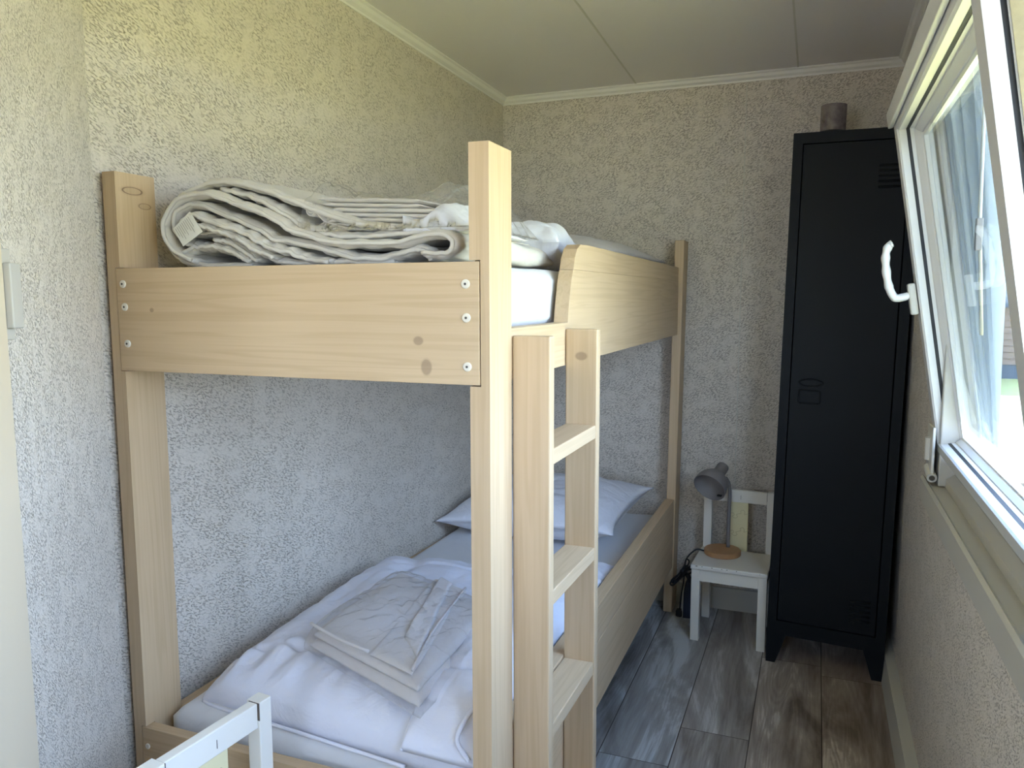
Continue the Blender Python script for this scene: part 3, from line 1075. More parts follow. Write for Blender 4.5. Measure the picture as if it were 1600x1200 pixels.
# ------------------------------------------------------------------ pillows
def pillow(name, c, sx_, sy, th_, rotz, label, mat='pillow_white', seed=0, base=None, tilt=0.0, group=None, pinch=0.10, n=70, rx=0.0, puff=0.62, wr=1.3):
    R = Matrix.Rotation(rotz, 4, 'Z') @ Matrix.Rotation(tilt, 4, 'Y') @ Matrix.Rotation(rx, 4, 'X')

    def fn(sgn):
        def g_(u, v_):
            a = 2 * u - 1; b_ = 2 * v_ - 1
            x = a * sx_ / 2 * (1 - pinch * (1 - b_ * b_) * 0 - pinch * (b_ * b_) * 0) * (1 - pinch * (1 - abs(b_) ** 3) * abs(a) ** 3)
            y = b_ * sy / 2 * (1 - pinch * (1 - abs(a) ** 3) * abs(b_) ** 3)
            t = max(0.0, (1 - abs(a) ** 2.6)) ** puff * max(0.0, (1 - abs(b_) ** 2.6)) ** puff
            z = sgn * th_ / 2 * t
            wv = wr * (0.010 * fbm(x * 6 + seed, y * 6, seed) - 0.006 * ridge(x * 5 + seed, y * 7, seed) + 0.004 * math.sin(38 * (x * 0.5 + y) + 6 * fbm(x * 4, y * 4, seed)) * max(0, fbm(x * 3, y * 3, seed + 2) + 0.3))
            ed = max(abs(a), abs(b_))
            wv += 0.006 * math.sin(14 * (a + b_ * 1.7 + seed)) * max(0, ed - 0.7) * t
            z += wv * (t ** 0.5) * (1 if sgn > 0 else 0.3)
            z += 0.0
            return R @ Vector((x, y, z)) + Vector(c)
        return g_
    o = sheet_closed(name, n, n, fn(1), fn(-1), mat)
    tag(o, label, 'pillow', group)
    return o


pillow('pillow', (0.345, -0.415, 0.484), 0.70, 0.53, 0.185, math.radians(-4), 'plump white pillow at the head of the lower bunk', seed=2, tilt=math.radians(-3), rx=math.radians(5))
# upper bunk: pillow rolled against the mattress by the ladder, flat pillow in film behind the guard rail
pillow('pillow', (0.535, -1.305, 1.398), 0.34, 0.38, 0.13, math.radians(8), 'crumpled bright white pillow on the upper bunk, left of the guard rail end', seed=9, pinch=0.10, tilt=math.radians(0), puff=0.34, wr=3.2)
pillow('pillow', (0.40, -0.55, 1.408), 0.64, 0.98, 0.14, 0, 'flat grey-white pillow sealed in clear film behind the guard rail', mat='blanket_grey', seed=14, pinch=0.05)


# ------------------------------------------------------------------ bedding, lower bunk
def quilt(name, quad, zb, th_, mat, parent=None, nu=80, nv=110, seed=0, amp=0.012, p=3.0, drape=None, q=0.5, crease=0.006, crs=(5, 5), bottom=0.25):
    """puffy flat piece over a quad (A,B,C,D as xy), lying at height zb"""
    A, B, C_, D = [Vector((*c_, 0)) for c_ in quad]

    def pos(u, v_):
        return (A * (1 - u) + B * u) * (1 - v_) + (D * (1 - u) + C_ * u) * v_

    def fn(sgn):
        def g_(u, v_):
            a = 2 * u - 1; b_ = 2 * v_ - 1
            P = pos(u, v_)
            ew = 0.008 * fbm(P.x * 9 + seed, P.y * 9)
            t = (max(0, 1 - abs(a) ** p) * max(0, 1 - abs(b_) ** p)) ** q
            if sgn > 0:
                z = zb + th_ * (0.18 + 0.82 * t) + t * (amp * 2 * fbm(P.x * 4 + seed, P.y * 4, seed) - crease * ridge(P.x * crs[0] + seed, P.y * crs[1], seed)
                                                + amp * 0.5 * fbm(P.x * 15, P.y * 15, seed + 4))
            else:
                z = zb - 0.0 * t
            if drape: z += drape(P.x, P.y, u, v_, sgn)
            k = 1 + 0.01 * sgn
            return (P.x + ew * (abs(b_) > .9), P.y + ew * (abs(a) > .9), z)
        return g_
    return sheet_closed(name, nu, nv, fn(1), fn(-1), mat, parent)


def dr_low(x, y, u, v_, s_):
    z = 0.0
    fy_ = (-1.86 - y) / 0.12          # over the foot edge of the mattress
    if fy_ > 0: z -= 0.012 * min(1, fy_) ** 1.5
    fx_ = (0.10 - x) / 0.12
    if fx_ > 0: z -= 0.035 * min(1, fx_) ** 1.6
    if s_ > 0:
        # stitched channels parallel to the hem
        for yy in (-1.80, -1.22):
            z -= 0.016 * math.exp(-((y - yy - 0.02 * math.sin(6 * x)) / 0.010) ** 2)
        # gathers running off the channel
        z += 0.006 * math.sin(80 * x + 6 * fbm(x * 6, y * 3)) * math.exp(-((y + 1.81) / 0.07) ** 2)
        z += 0.007 * math.sin(30 * (x + 0.35 * y) + 7 * fbm(x * 3, y * 3)) * max(0, fbm(x * 4, y * 4, 5) + 0.25)
        z -= 0.012 * math.exp(-(((x - 0.13) / 0.02) ** 2 + ((y + 1.50) / 0.035) ** 2))
    return z


dv = empty('duvet', 'puffy white duvet spread over the foot half of the lower bunk', 'duvet')
quilt('duvet_body', ((0.045, -1.905), (0.735, -1.955), (0.735, -1.03), (0.00, -1.05)), 0.380, 0.132, 'duvet_white', dv, seed=3.3, amp=0.016, p=3.4, q=0.42, drape=dr_low, crease=0.015, crs=(5, 4), nu=150, nv=180)


def dr_flap(x, y, u, v_, s_):
    z = 0.0
    fy_ = (-1.88 - y) / 0.12
    if fy_ > 0: z -= 0.05 * min(1, fy_) ** 1.5
    if s_ > 0:
        z += 0.007 * math.sin(26 * (x + 0.6 * y) + 5 * fbm(x * 4, y * 4)) * (0.4 + 0.6 * v_)
        z -= 0.012 * math.exp(-((y + 1.80 + 0.1 * (x - .6)) / 0.010) ** 2)
    return z


quilt('folded_corner', ((0.585, -1.972), (0.737, -1.975), (0.737, -1.10), (0.50, -1.16)), 0.458, 0.072, 'duvet_white', dv, seed=8.1, amp=0.012, p=3.5, q=0.45, drape=dr_flap, crease=0.012, crs=(6, 3), nu=70, nv=120)
pp = spline([(0.583, -1.972, 0.425), (0.584, -1.94, 0.458), (0.580, -1.88, 0.478), (0.565, -1.70, 0.487), (0.54, -1.45, 0.49), (0.502, -1.17, 0.487)], 10)
tube('piping', pp, 0.0045, 'duvet_white', dv)
pp = spline([(0.725, -1.978, 0.44), (0.70, -1.972, 0.475), (0.715, -1.93, 0.515), (0.735, -1.88, 0.525)], 10)
tube('piping', pp, 0.0045, 'duvet_white', dv)
pp = spline([(0.047, -1.907, 0.386), (0.1, -1.918, 0.386), (0.3, -1.932, 0.385), (0.45, -1.944, 0.383), (0.58, -1.955, 0.382)], 10)
tube('piping', pp, 0.004, 'duvet_white', dv)
finish(dv, (0.36, -1.5, 0.385))

# bagged blanket lying on the duvet
bl = empty('folded_blanket', 'folded off-white blanket lying in a clear bag on the lower duvet', 'blanket')
PB = Vector((0.262, -1.803))       # left corner
ang = math.radians(-23)
ex = Vector((math.cos(ang), math.sin(ang))); ey = Vector((0.02, 1.0))


def BP(a, b_):
    q = PB + ex * a + ey * b_
    return (q.x, q.y)


for k in range(2):
    o_ = 0.008 * (k % 2)
    quilt('blanket_fold', (BP(0.0 + o_, 0.0 + 0.006 * k), BP(0.375 - o_, 0.0 + 0.010 * k), BP(0.35 - o_, 0.40), BP(-0.02 + o_, 0.40)), 0.503 + 0.024 * k, 0.029, 'blanket_grey', bl,
          seed=20 + k, amp=0.008, p=7, q=0.5, crease=0.0, crs=(9, 9), nu=70, nv=70)
quilt('blanket_flap', (BP(0.215, 0.012), BP(0.345, 0.018), BP(0.25, 0.405), BP(0.13, 0.405)), 0.549, 0.013, 'blanket_grey', bl, seed=31, amp=0.004, p=9, q=0.5, crease=0.004, crs=(11, 9), nu=40, nv=60)
quilt('blanket_flap', (BP(0.25, 0.10), BP(0.33, 0.06), BP(0.20, 0.40), BP(0.15, 0.41)), 0.558, 0.012, 'blanket_grey', bl, seed=37, amp=0.003, p=9, q=0.5, crease=0.004, crs=(11, 9), nu=30, nv=60)
tube('hem', spline([(*BP(0.0, 0.002), 0.556), (*BP(0.11, -0.004), 0.559), (*BP(0.215, 0.004), 0.561)], 10), 0.0035, 'blanket_grey', bl)
tube('hem', spline([(*BP(0.345, 0.018), 0.560), (*BP(0.30, 0.17), 0.565), (*BP(0.25, 0.40), 0.562)], 10), 0.003, 'blanket_grey', bl)
finish(bl, (0.5, -1.75, 0.503))
bg_ = quilt('plastic_bag', (BP(-0.012, -0.015), BP(0.395, -0.02), BP(0.39, 0.405), BP(-0.02, 0.40)), 0.500, 0.072, 'clear_bag', seed=44, amp=0.004, p=6, q=0.35, crease=0.010, crs=(16, 16), nu=140, nv=140)
tag(bg_, 'crinkled clear plastic bag around the folded blanket on the lower duvet', 'plastic bag')

# rolled white piece farther along the lower bunk, seen between the rungs
quilt_ = pillow('folded_throw', (0.64, -1.02, 0.425), 0.20, 0.34, 0.09, math.radians(6), 'small folded white throw against the lower right rail, beyond the duvet', mat='duvet_white', seed=40, pinch=0.02)
quilt_['category'] = 'throw'

# ------------------------------------------------------------------ bedding, upper bunk: duvet folded over on itself
RB = {
    'A': [(0.24, 1.3375), (0.10, 1.342), (0.046, 1.362), (0.024, 1.403), (0.03, 1.445), (0.065, 1.477), (0.12, 1.495), (0.172, 1.502), (0.233, 1.493), (0.306, 1.471), (0.363, 1.449), (0.446, 1.420), (0.534, 1.402), (0.60, 1.399), (0.655, 1.393)],
    'B': [(0.111, 1.349), (0.069, 1.368), (0.043, 1.398), (0.042, 1.432), (0.077, 1.468), (0.145, 1.479), (0.206, 1.460), (0.266, 1.442), (0.324, 1.416), (0.361, 1.397), (0.426, 1.379), (0.489, 1.372), (0.577, 1.373), (0.64, 1.384), (0.678, 1.380), (0.688, 1.362), (0.672, 1.350), (0.630, 1.352)],
    'C': [(0.11, 1.376), (0.080, 1.389), (0.060, 1.415), (0.066, 1.445), (0.102, 1.461), (0.154, 1.448), (0.215, 1.426), (0.274, 1.402), (0.303, 1.387), (0.36, 1.377), (0.421, 1.362), (0.466, 1.350), (0.524, 1.345), (0.577, 1.351), (0.612, 1.359), (0.635, 1.351), (0.64, 1.340)],
    'D': [(0.090, 1.398), (0.125, 1.404), (0.167, 1.403), (0.213, 1.391), (0.252, 1.370), (0.282, 1.355), (0.315, 1.342), (0.40, 1.339), (0.56, 1.338)],
    'E': [(0.085, 1.425), (0.122, 1.438), (0.153, 1.426), (0.214, 1.408), (0.253, 1.393), (0.282, 1.377), (0.302, 1.369), (0.35, 1.357), (0.388, 1.346), (0.434, 1.339)],
    'F': [(0.075, 1.362), (0.11, 1.375), (0.165, 1.374), (0.211, 1.360), (0.245, 1.343)],
    'G': [(0.172, 1.488), (0.222, 1.476), (0.267, 1.460), (0.305, 1.441), (0.343, 1.420), (0.371, 1.405), (0.422, 1.392), (0.472, 1.386), (0.56, 1.388), (0.62, 1.392)],
    'H': [(0.115, 1.418), (0.15, 1.412), (0.20, 1.398), (0.24, 1.382), (0.27, 1.364), (0.31, 1.352)],
    'I': [(0.16, 1.389), (0.20, 1.381), (0.235, 1.362), (0.262, 1.345)],
}
ud = empty('folded_duvet', 'off-white duvet folded in thick layers on the foot of the upper bunk', 'duvet')
for nm, P in RB.items():
    P3 = spline([(x_, 0, z_) for x_, z_ in P], 7)
    seed_ = ord(nm)
    front = -1.945 + 0.012 * (seed_ % 3)
    ystep = [0, .004, .012, .024, .04, .06, .085, .115, .15, .19, .24, .30, .37, .45, .53]
    hw = 0.0086
    V, F = [], []
    n_ = len(P3)
    ns = len(ystep)
    for side in (1, -1):
        for j, dy in enumerate(ystep):
            for i, p_ in enumerate(P3):
                t_ = (P3[min(i + 1, n_ - 1)] - P3[max(i - 1, 0)]).normalized()
                nn = Vector((-t_.z, 0, t_.x))
                thick = hw * (0.15 if j == 0 else 0.65 if j == 1 else 0.95 if j == 2 else 0.62 if j == 4 else 1.0)
                thick *= 0.55 + 0.45 * min(1, 4 * min(i, n_ - 1 - i) / n_ + 0.2)
                al = i / n_ * 8
                wob = 0.011 * fbm(al * 2.4 + seed_, dy * 14, seed_) + 0.003 * ridge(al * 2.5, dy * 9 + seed_)
                thick *= 1 + 0.25 * fbm(al * 3 + seed_, dy * 12, 9) * (j > 1)
                yy = front + dy + 0.010 * fbm(al * 1.1 + seed_, 3.3, seed_) * max(0, 1 - dy / .2)
                q_ = p_ + nn * (side * thick + wob)
                zc = q_.z - 0.10 * max(0, dy - 0.25) * (q_.z - 1.335) / 0.17
                V.append((q_.x, yy, max(zc, 1.3345)))
    off_ = n_ * ns
    for j in range(ns - 1):
        for i in range(n_ - 1):
            a = j * n_ + i
            F.append((a, a + 1, a + n_ + 1, a + n_))
            F.append((off_ + a, off_ + a + n_, off_ + a + n_ + 1, off_ + a + 1))
    rim = [i for i in range(n_)] + [j * n_ + n_ - 1 for j in range(1, ns)] + [(ns - 1) * n_ + i for i in range(n_ - 2, -1, -1)] + [j * n_ for j in range(ns - 2, 0, -1)]
    for k in range(len(rim)):
        a, b_ = rim[k], rim[(k + 1) % len(rim)]
        F.append((a, b_, off_ + b_, off_ + a))
    mk('duvet_layer', V, F, 'duvet_offwhite', ud, smooth=True)
    # piped edge along the front of the layer
    pt = []
    for i, p_ in enumerate(P3):
        al = i / n_ * 8
        pt.append((p_.x, front - 0.002 + 0.010 * fbm(al * 1.1 + seed_, 3.3, seed_), max(p_.z + 0.008 * fbm(al * 2.4 + seed_, 0, seed_), 1.339)))
    tube('piping', pt, 0.0042, 'duvet_offwhite', ud, seg=8)
# care label on the inner fold
lv = [(0.072, -1.952, 1.412), (0.100, -1.956, 1.376), (0.152, -1.958, 1.403), (0.116, -1.951, 1.444)]
lab = mk('care_label', lv + [(x_, y_ + 0.0012, z_) for x_, y_, z_ in lv], [(0, 1, 2, 3), (7, 6, 5, 4), (0, 4, 5, 1), (1, 5, 6, 2), (2, 6, 7, 3), (3, 7, 4, 0)], 'label_white', ud)
lab['label'] = 'white printed care label'
V, F = [], []
Lb = [Vector(p_) for p_ in lv]
for r_ in range(9):
    ta, tb = 0.10 + r_ * 0.09, 0.10 + r_ * 0.09 + 0.022
    s0_, s1_ = 0.12, 0.55 + 0.35 * ((r_ * 7) % 5) / 5
    def LP(s_, t_):
        return (Lb[0] * (1 - s_) + Lb[1] * s_) * (1 - t_) + (Lb[3] * (1 - s_) + Lb[2] * s_) * t_ + Vector((0, -0.0016, 0))
    q = [LP(s0_, ta), LP(s1_, ta), LP(s1_, tb), LP(s0_, tb)]
    F.append(tuple(range(len(V), len(V) + 4))); V += [tuple(p_) for p_ in q]
mk('label_print', V, F, 'label_ink', lab)
finish(ud, (0.35, -1.7, 1.334))

# folded linen in a clear bag on top of it
ln = empty('folded_linen', 'folded beige-white linen in a clear bag on the folded upper duvet', 'linen')
for k in range(7):
    V, F = [], []
    zz = 1.403 + k * 0.0090
    ns, nn_ = 40, 12
    xs = 0.385 + 0.006 * ((k * 5) % 3)
    xe = 0.665 - 0.010 * ((k * 3) % 4) - 0.006 * k
    for side in (1, -1):
        for j in range(nn_ + 1):
            for i in range(ns + 1):
                x_ = xs + (xe - xs) * i / ns
                slope = -0.055 * (x_ - 0.38) + 0.020 * math.exp(-((x_ - 0.385) / 0.02) ** 2) * (-1) * (k < 5)
                e_ = min(i, ns - i) / 3
                t_ = 0.0036 * min(1, 0.2 + e_) * (0.3 if j == 0 else 1)
                dy = 0.34 * (j / nn_) ** 1.6
                V.append((x_, -1.905 + 0.004 * (k % 2) + dy + 0.004 * fbm(x_ * 14, k), zz + slope + side * t_ + 0.0022 * fbm(x_ * 16, dy * 12, k) + 0.004))
    off_ = (nn_ + 1) * (ns + 1)
    for j in range(nn_):
        for i in range(ns):
            a = j * (ns + 1) + i
            F.append((a, a + 1, a + ns + 2, a + ns + 1)); F.append((off_ + a, off_ + a + ns + 1, off_ + a + ns + 2, off_ + a + 1))
    rim = [i for i in range(ns + 1)] + [j * (ns + 1) + ns for j in range(1, nn_ + 1)] + [nn_ * (ns + 1) + i for i in range(ns - 1, -1, -1)] + [j * (ns + 1) for j in range(nn_ - 1, 0, -1)]
    for q_ in range(len(rim)):
        a, b_ = rim[q_], rim[(q_ + 1) % len(rim)]
        F.append((a, b_, off_ + b_, off_ + a))
    mk('linen_fold', V, F, 'linen_beige', ln, smooth=True)
# loose scroll of linen at the left end, and a lighter turned-over corner on the right
sc_ = []
for i in range(40):
    a = i / 39 * 4.2 * math.pi
    r_ = 0.004 + 0.0125 * i / 39
    sc_.append((0.374 + r_ * math.cos(a) * 0.75, 0, 1.442 + r_ * math.sin(a)))
sc_ += [(0.392, 0, 1.428), (0.405, 0, 1.416), (0.45, 0, 1.402), (0.50, 0, 1.397)]
V, F = [], []
for j in range(8):
    for i, p_ in enumerate(sc_):
        V.append((p_[0] + 0.003 * fbm(i * .2, j * .7), -1.915 + 0.30 * j / 7, p_[2] + 0.003 * fbm(i * .2, j * .9, 4)))
for j in range(7):
    for i in range(len(sc_) - 1):
        a = j * len(sc_) + i
        F.append((a, a + 1, a + len(sc_) + 1, a + len(sc_)))
sm = mk('linen_scroll', V, F, 'linen_beige', ln, smooth=True)
so = sm.modifiers.new('thickness', 'SOLIDIFY'); so.thickness = 0.0022
quilt('pillowcase', ((0.575, -1.925), (0.705, -1.925), (0.705, -1.62), (0.56, -1.62)), 1.392, 0.040, 'pillow_white', ln, seed=51, amp=0.008, p=2.4, q=0.6, crease=0.010, crs=(14, 10), nu=50, nv=50,
      drape=lambda x, y, u, v_, s_: (0.020 * (1 - u) if s_ > 0 else 0) + 0.012 * math.sin(9 * u + 3) * (s_ > 0))
finish(ln, (0.52, -1.75, 1.398))


def bagfn(sgn):
    prof = [(0.355, 1.462), (0.367, 1.492), (0.392, 1.500), (0.447, 1.476), (0.514, 1.466), (0.578, 1.464), (0.621, 1.474), (0.656, 1.488), (0.682, 1.458), (0.712, 1.410)]

    def g_(u, v_):
        x_ = 0.355 + 0.357 * u
        for a, b_ in zip(prof, prof[1:]):
            if x_ <= b_[0] + 1e-6:
                zt = a[1] + (b_[1] - a[1]) * (x_ - a[0]) / (b_[0] - a[0]); break
        y = -1.935 + 0.37 * v_
        lo_ = 1.396
        e_ = max(0, 1 - abs(2 * v_ - 1) ** 7) ** 0.4 * max(0, 1 - abs(2 * u - 1) ** 16) ** 0.4
        if sgn > 0:
            z = lo_ + (zt - lo_) * e_ * (1 - 0.12 * v_) + 0.012 * fbm(x_ * 22, y * 22, 7) * e_ - 0.010 * ridge(x_ * 18, y * 15, 2) * e_
        else:
            z = lo_ + 0.002
        return (x_ + 0.006 * fbm(x_ * 5, y * 30, 3), y + 0.007 * fbm(x_ * 26, z * 30, 5), z)
    return g_


bb_ = sheet_closed('plastic_bag', 120, 90, bagfn(1), bagfn(-1), 'clear_bag')
tag(bb_, 'crumpled clear plastic bag around the folded linen on the upper bunk', 'plastic bag')

# ------------------------------------------------------------------ locker
lk = empty('metal_locker', 'tall narrow black metal locker on short feet in the far right corner', 'locker')
LW, LD, FH, LH = 0.374, 0.385, 0.105, 1.80
boxes('locker_body', [((0, 0.018, FH), (0.018, LD, LH)), ((LW - 0.018, 0.018, FH), (LW, LD, LH)), ((0.018, 0.018, LH - 0.02), (LW - 0.018, LD, LH)),
                      ((0.018, 0.018, FH), (LW - 0.018, LD, FH + 0.02)), ((0.018, LD - 0.01, FH + .02), (LW - 0.018, LD, LH - .02))], 'locker_black', lk)
boxes('face_frame', [((0, 0, FH), (0.030, 0.018, LH)), ((LW - 0.030, 0, FH), (LW, 0.018, LH)), ((0.030, 0, LH - 0.034), (LW - 0.030, 0.018, LH)), ((0.030, 0, FH), (LW - 0.030, 0.018, FH + 0.050))], 'locker_black', lk)
dx0, dx1, dz0, dz1 = 0.033, LW - 0.033, FH + 0.053, LH - 0.037
door = box('door', (dx0, 0.001, dz0), (dx1, 0.017, dz1), 'locker_black', lk, bv=0.0015)
for zc in (1.653, 0.236):
    for k in range(5):
        zz = zc + (k - 2) * 0.0165
        pts = [(LW - 0.115, 0.0005, zz), (LW - 0.052, 0.0005, zz)]
        v, f = tube_vf(pts, 0.0042, 10)
        v = [(x_, 0.001 + (y_ - 0.0005) * 0.9, z_) for x_, y_, z_ in v]
        mk('louvre', v, f, 'locker_black', door, smooth=True)
# pull recess and card holder
hx = 0.094
v, f = sheet_ = ([], [])
ringp = [(hx - 0.034, 0.990), (hx - 0.022, 0.999), (hx, 1.003), (hx + 0.024, 1.000), (hx + 0.040, 0.991), (hx + 0.022, 0.981), (hx, 0.979), (hx - 0.020, 0.981)]
tube('pull', spline([(x_, 0.0, z_) for x_, z_ in ringp], 5, closed=True), 0.0028, 'locker_black', door, closed=True)
rp_ = [(hx - 0.030, 0.965), (hx + 0.030, 0.965), (hx + 0.033, 0.962), (hx + 0.033, 0.925), (hx + 0.030, 0.922), (hx - 0.030, 0.922), (hx - 0.033, 0.925), (hx - 0.033, 0.962)]
tube('card_holder', [(x_, 0.0, z_) for x_, z_ in rp_], 0.0026, 'locker_black', door, closed=True)
for (fx, sg) in ((0.0, 1), (LW, -1)):
    for fy_ in (0.0, LD):
        sy_ = 1 if fy_ == 0 else -1
        t0 = [(fx, fy_), (fx + sg * 0.065, fy_), (fx + sg * 0.065, fy_ + sy_ * 0.055), (fx, fy_ + sy_ * 0.055)]
        t1 = [(fx + sg * 0.002, fy_ + sy_ * .002), (fx + sg * 0.032, fy_ + sy_ * .002), (fx + sg * 0.032, fy_ + sy_ * 0.030), (fx + sg * .002, fy_ + sy_ * 0.030)]
        v = [(x_, y_, FH + 0.001) for x_, y_ in t0] + [(x_, y_, 0) for x_, y_ in t1]
        mk('foot', v, [(0, 1, 2, 3), (7, 6, 5, 4), (0, 4, 5, 1), (1, 5, 6, 2), (2, 6, 7, 3), (3, 7, 4, 0)], 'locker_black', lk)
lk.location = (1.157, -0.424, 0.0)
lk.rotation_euler = (0, math.radians(1.0), math.radians(-3.4))

cd = empty('candle_holder', 'small smoky marbled glass cylinder on a black base on top of the locker', 'candle holder')
lathe('base', [(0.042, 0), (0.046, 0.003), (0.046, 0.016), (0.042, 0.021), (0.0, 0.021)], (0, 0, 0), 'black_plastic', cd, cap=False)
lathe('glass_cylinder', [(0.0, 0.021), (0.0405, 0.021), (0.0405, 0.106), (0.0375, 0.106), (0.0375, 0.026), (0.0, 0.026)], (0, 0, 0), 'candle_glass', cd, cap=False)
cd.location = (1.306, -0.30, 1.7985)
cd.rotation_euler = (0, math.radians(1.0), 0)


# ------------------------------------------------------------------ children's chairs
def make_chair():
    c = empty('childrens_chair', '', 'chair', 'small white chairs')
    W_, D_, SHt, BH = 0.268, 0.262, 0.292, 0.530
    s = 0.031
    for x_ in (0, W_ - s):
        box('leg', (x_, 0.002, 0), (x_ + s, s + 0.002, SHt - 0.018), 'chair_white', c, bv=0.002)
        lo_ = box('leg', (x_, D_ - s, 0), (x_ + s, D_, BH), 'chair_white', c, bv=0.002)
        wr = box('worn_tip', (x_ + 0.0005, D_ - s + .0005, BH - 0.0002), (x_ + s - .0005, D_ - .0005, BH + 0.0003), 'chair_white', lo_, bv=0)
    boxes('apron', [((s, 0.006, SHt - 0.062), (W_ - s, 0.022, SHt - 0.018)), ((s, D_ - 0.024, SHt - 0.062), (W_ - s, D_ - 0.008, SHt - 0.018)),
                    ((0.006, s, SHt - 0.062), (0.022, D_ - s, SHt - 0.018)), ((W_ - 0.022, s, SHt - 0.062), (W_ - 0.006, D_ - s, SHt - 0.018))], 'chair_white', c)
    st_ = box('seat', (-0.003, -0.004, SHt - 0.0175), (W_ + 0.003, D_ - s - 0.0005, SHt), 'chair_white', c, bv=0.004)
    random.seed(12)
    V, F = [], []
    for k in range(9):
        x_ = random.uniform(0.0, W_); w__ = random.uniform(0.001, 0.005)
        q, g = box_vf((x_, -0.0046, SHt - 0.0040 - random.random() * .0015), (x_ + w__, -0.0030, SHt - 0.0025))
        mk('chipped_paint', q, g, 'chair_wear', st_)
    rl = box('back_rail', (s, D_ - 0.027, BH - 0.049), (W_ - s, D_ - 0.006, BH - 0.001), 'chair_white', c, bv=0.002)
    V, F = [], []
    for lo_, hi_ in (((s - 0.0006, D_ - s - 0.0003, BH - 0.040), (s + 0.0006, D_ - 0.006, BH - 0.0005)), ((W_ - s - 0.0006, D_ - s - 0.0003, BH - 0.034), (W_ - s + 0.0006, D_ - 0.006, BH - 0.0005)),
                     ((W_ * .52, D_ - 0.0276, BH - 0.036), (W_ * .52 + 0.0012, D_ - 0.0268, BH - 0.020)), ((W_ * .52, D_ - 0.0063, BH - 0.036), (W_ * .52 + 0.0012, D_ - 0.0055, BH - 0.020))):
        q, g = box_vf(lo_, hi_)
        mk('chipped_paint', q, g, 'chair_wear', rl)
    sl = box('back_slat', (W_ / 2 - 0.034, D_ - 0.022, SHt - 0.02), (W_ / 2 + 0.034, D_ - 0.012, BH - 0.046), 'chair_slat', c, bv=0.0015)
    sl['label'] = 'pale yellow slat with jigsaw outlines'
    V, F = [], []
    for zc in (0.365, 0.435):
        for yy in (D_ - 0.0222, D_ - 0.0118):
            pts = [(-0.033, 0.0), (-0.022, 0.002), (-0.018, -0.006), (-0.026, -0.012), (-0.014, -0.018), (-0.005, -0.012), (-0.010, -0.004), (0.0, 0.001), (0.008, 0.003), (0.006, 0.012), (0.016, 0.016), (0.022, 0.008), (0.020, 0.0), (0.033, 0.004)]
            q, g = tube_vf(spline([(W_ / 2 + a, yy, zc + b_) for a, b_ in pts], 5), 0.0006, 5)
            mk('jigsaw_outline', q, g, 'puzzle_line', sl, smooth=True)
    return c


def copy_tree(o, parent=None):
    c = o.copy(); COL.objects.link(c)
    if parent is not None: c.parent = parent
    for ch in [q for q in bpy.data.objects if q.parent is o]:
        copy_tree(ch, c)
    return c


ch1 = make_chair()
ch1['label'] = 'small white chair by the far wall beside the locker, carrying the grey lamp'
ch1.location = (0.884, -0.348, 0)
ch1.rotation_euler = (0, 0, math.radians(-2.6))
ch2 = copy_tree(ch1)
ch2['label'] = 'white chair in the foreground at the bunk foot, only its back in view'
# its back rail runs from (0.321,-2.051) to (0.299,-2.309); the seat is on the near side
ch2.rotation_euler = (0, 0, math.radians(85.0))
ch2.location = (0.3215 + 0.2675 * math.cos(math.radians(85)) * 0 + 0.262 * math.sin(math.radians(85)) - 0.268 * math.cos(math.radians(85)), -2.050 - 0.268 * math.sin(math.radians(85)) - 0.262 * math.cos(math.radians(85)), 0)

# ------------------------------------------------------------------ lamp
lp = empty('desk_lamp', 'grey desk lamp with a round wooden base on the small chair', 'lamp')
LB = Vector((0.978, -0.190, 0.2925))
lathe('base', [(0.0, 0), (0.066, 0), (0.0685, 0.003), (0.0685, 0.017), (0.066, 0.020), (0.0, 0.020)], LB, 'lamp_wood', lp, cap=False, seg=56)
sx, sy = 0.995, -0.160
tube('stem', spline([(sx, sy, 0.312), (sx, sy, 0.42), (sx + 0.001, sy, 0.52), (sx - 0.003, sy - 0.006, 0.562), (sx - 0.014, sy - 0.018, 0.588)], 8), 0.0070, 'lamp_grey', lp, seg=14)
# shade: axis from the neck down towards the bed and the viewer
axis = Vector((-0.303, -0.774, -0.503)).normalized()
top = Vector((0.972, -0.185, 0.634))
Rm = axis.to_track_quat('Z', 'Y').to_matrix().to_4x4()
LS = 1.06
prof = [(0.0, 0.0), (0.016, 0.0), (0.0205, 0.002), (0.0215, 0.006), (0.0215, 0.042), (0.026, 0.048), (0.040, 0.060), (0.051, 0.077), (0.0570, 0.098), (0.0585, 0.117),
        (0.0570, 0.117), (0.0555, 0.098), (0.0495, 0.078), (0.0385, 0.062), (0.020, 0.050), (0.0, 0.048)]
prof = [(r_ * LS, z_ * LS) for r_, z_ in prof]
sh = lathe('lamp_shade', prof, top, 'lamp_grey', lp, seg=56, mat4=Rm, cap=False)
q, g = lathe_vf([(0.0, 0.050), (0.012, 0.050), (0.012, 0.066), (0.0, 0.068)], top, 20, Rm, cap=False)
mk('bulb_socket', q, g, 'lamp_inside', sh, smooth=True)
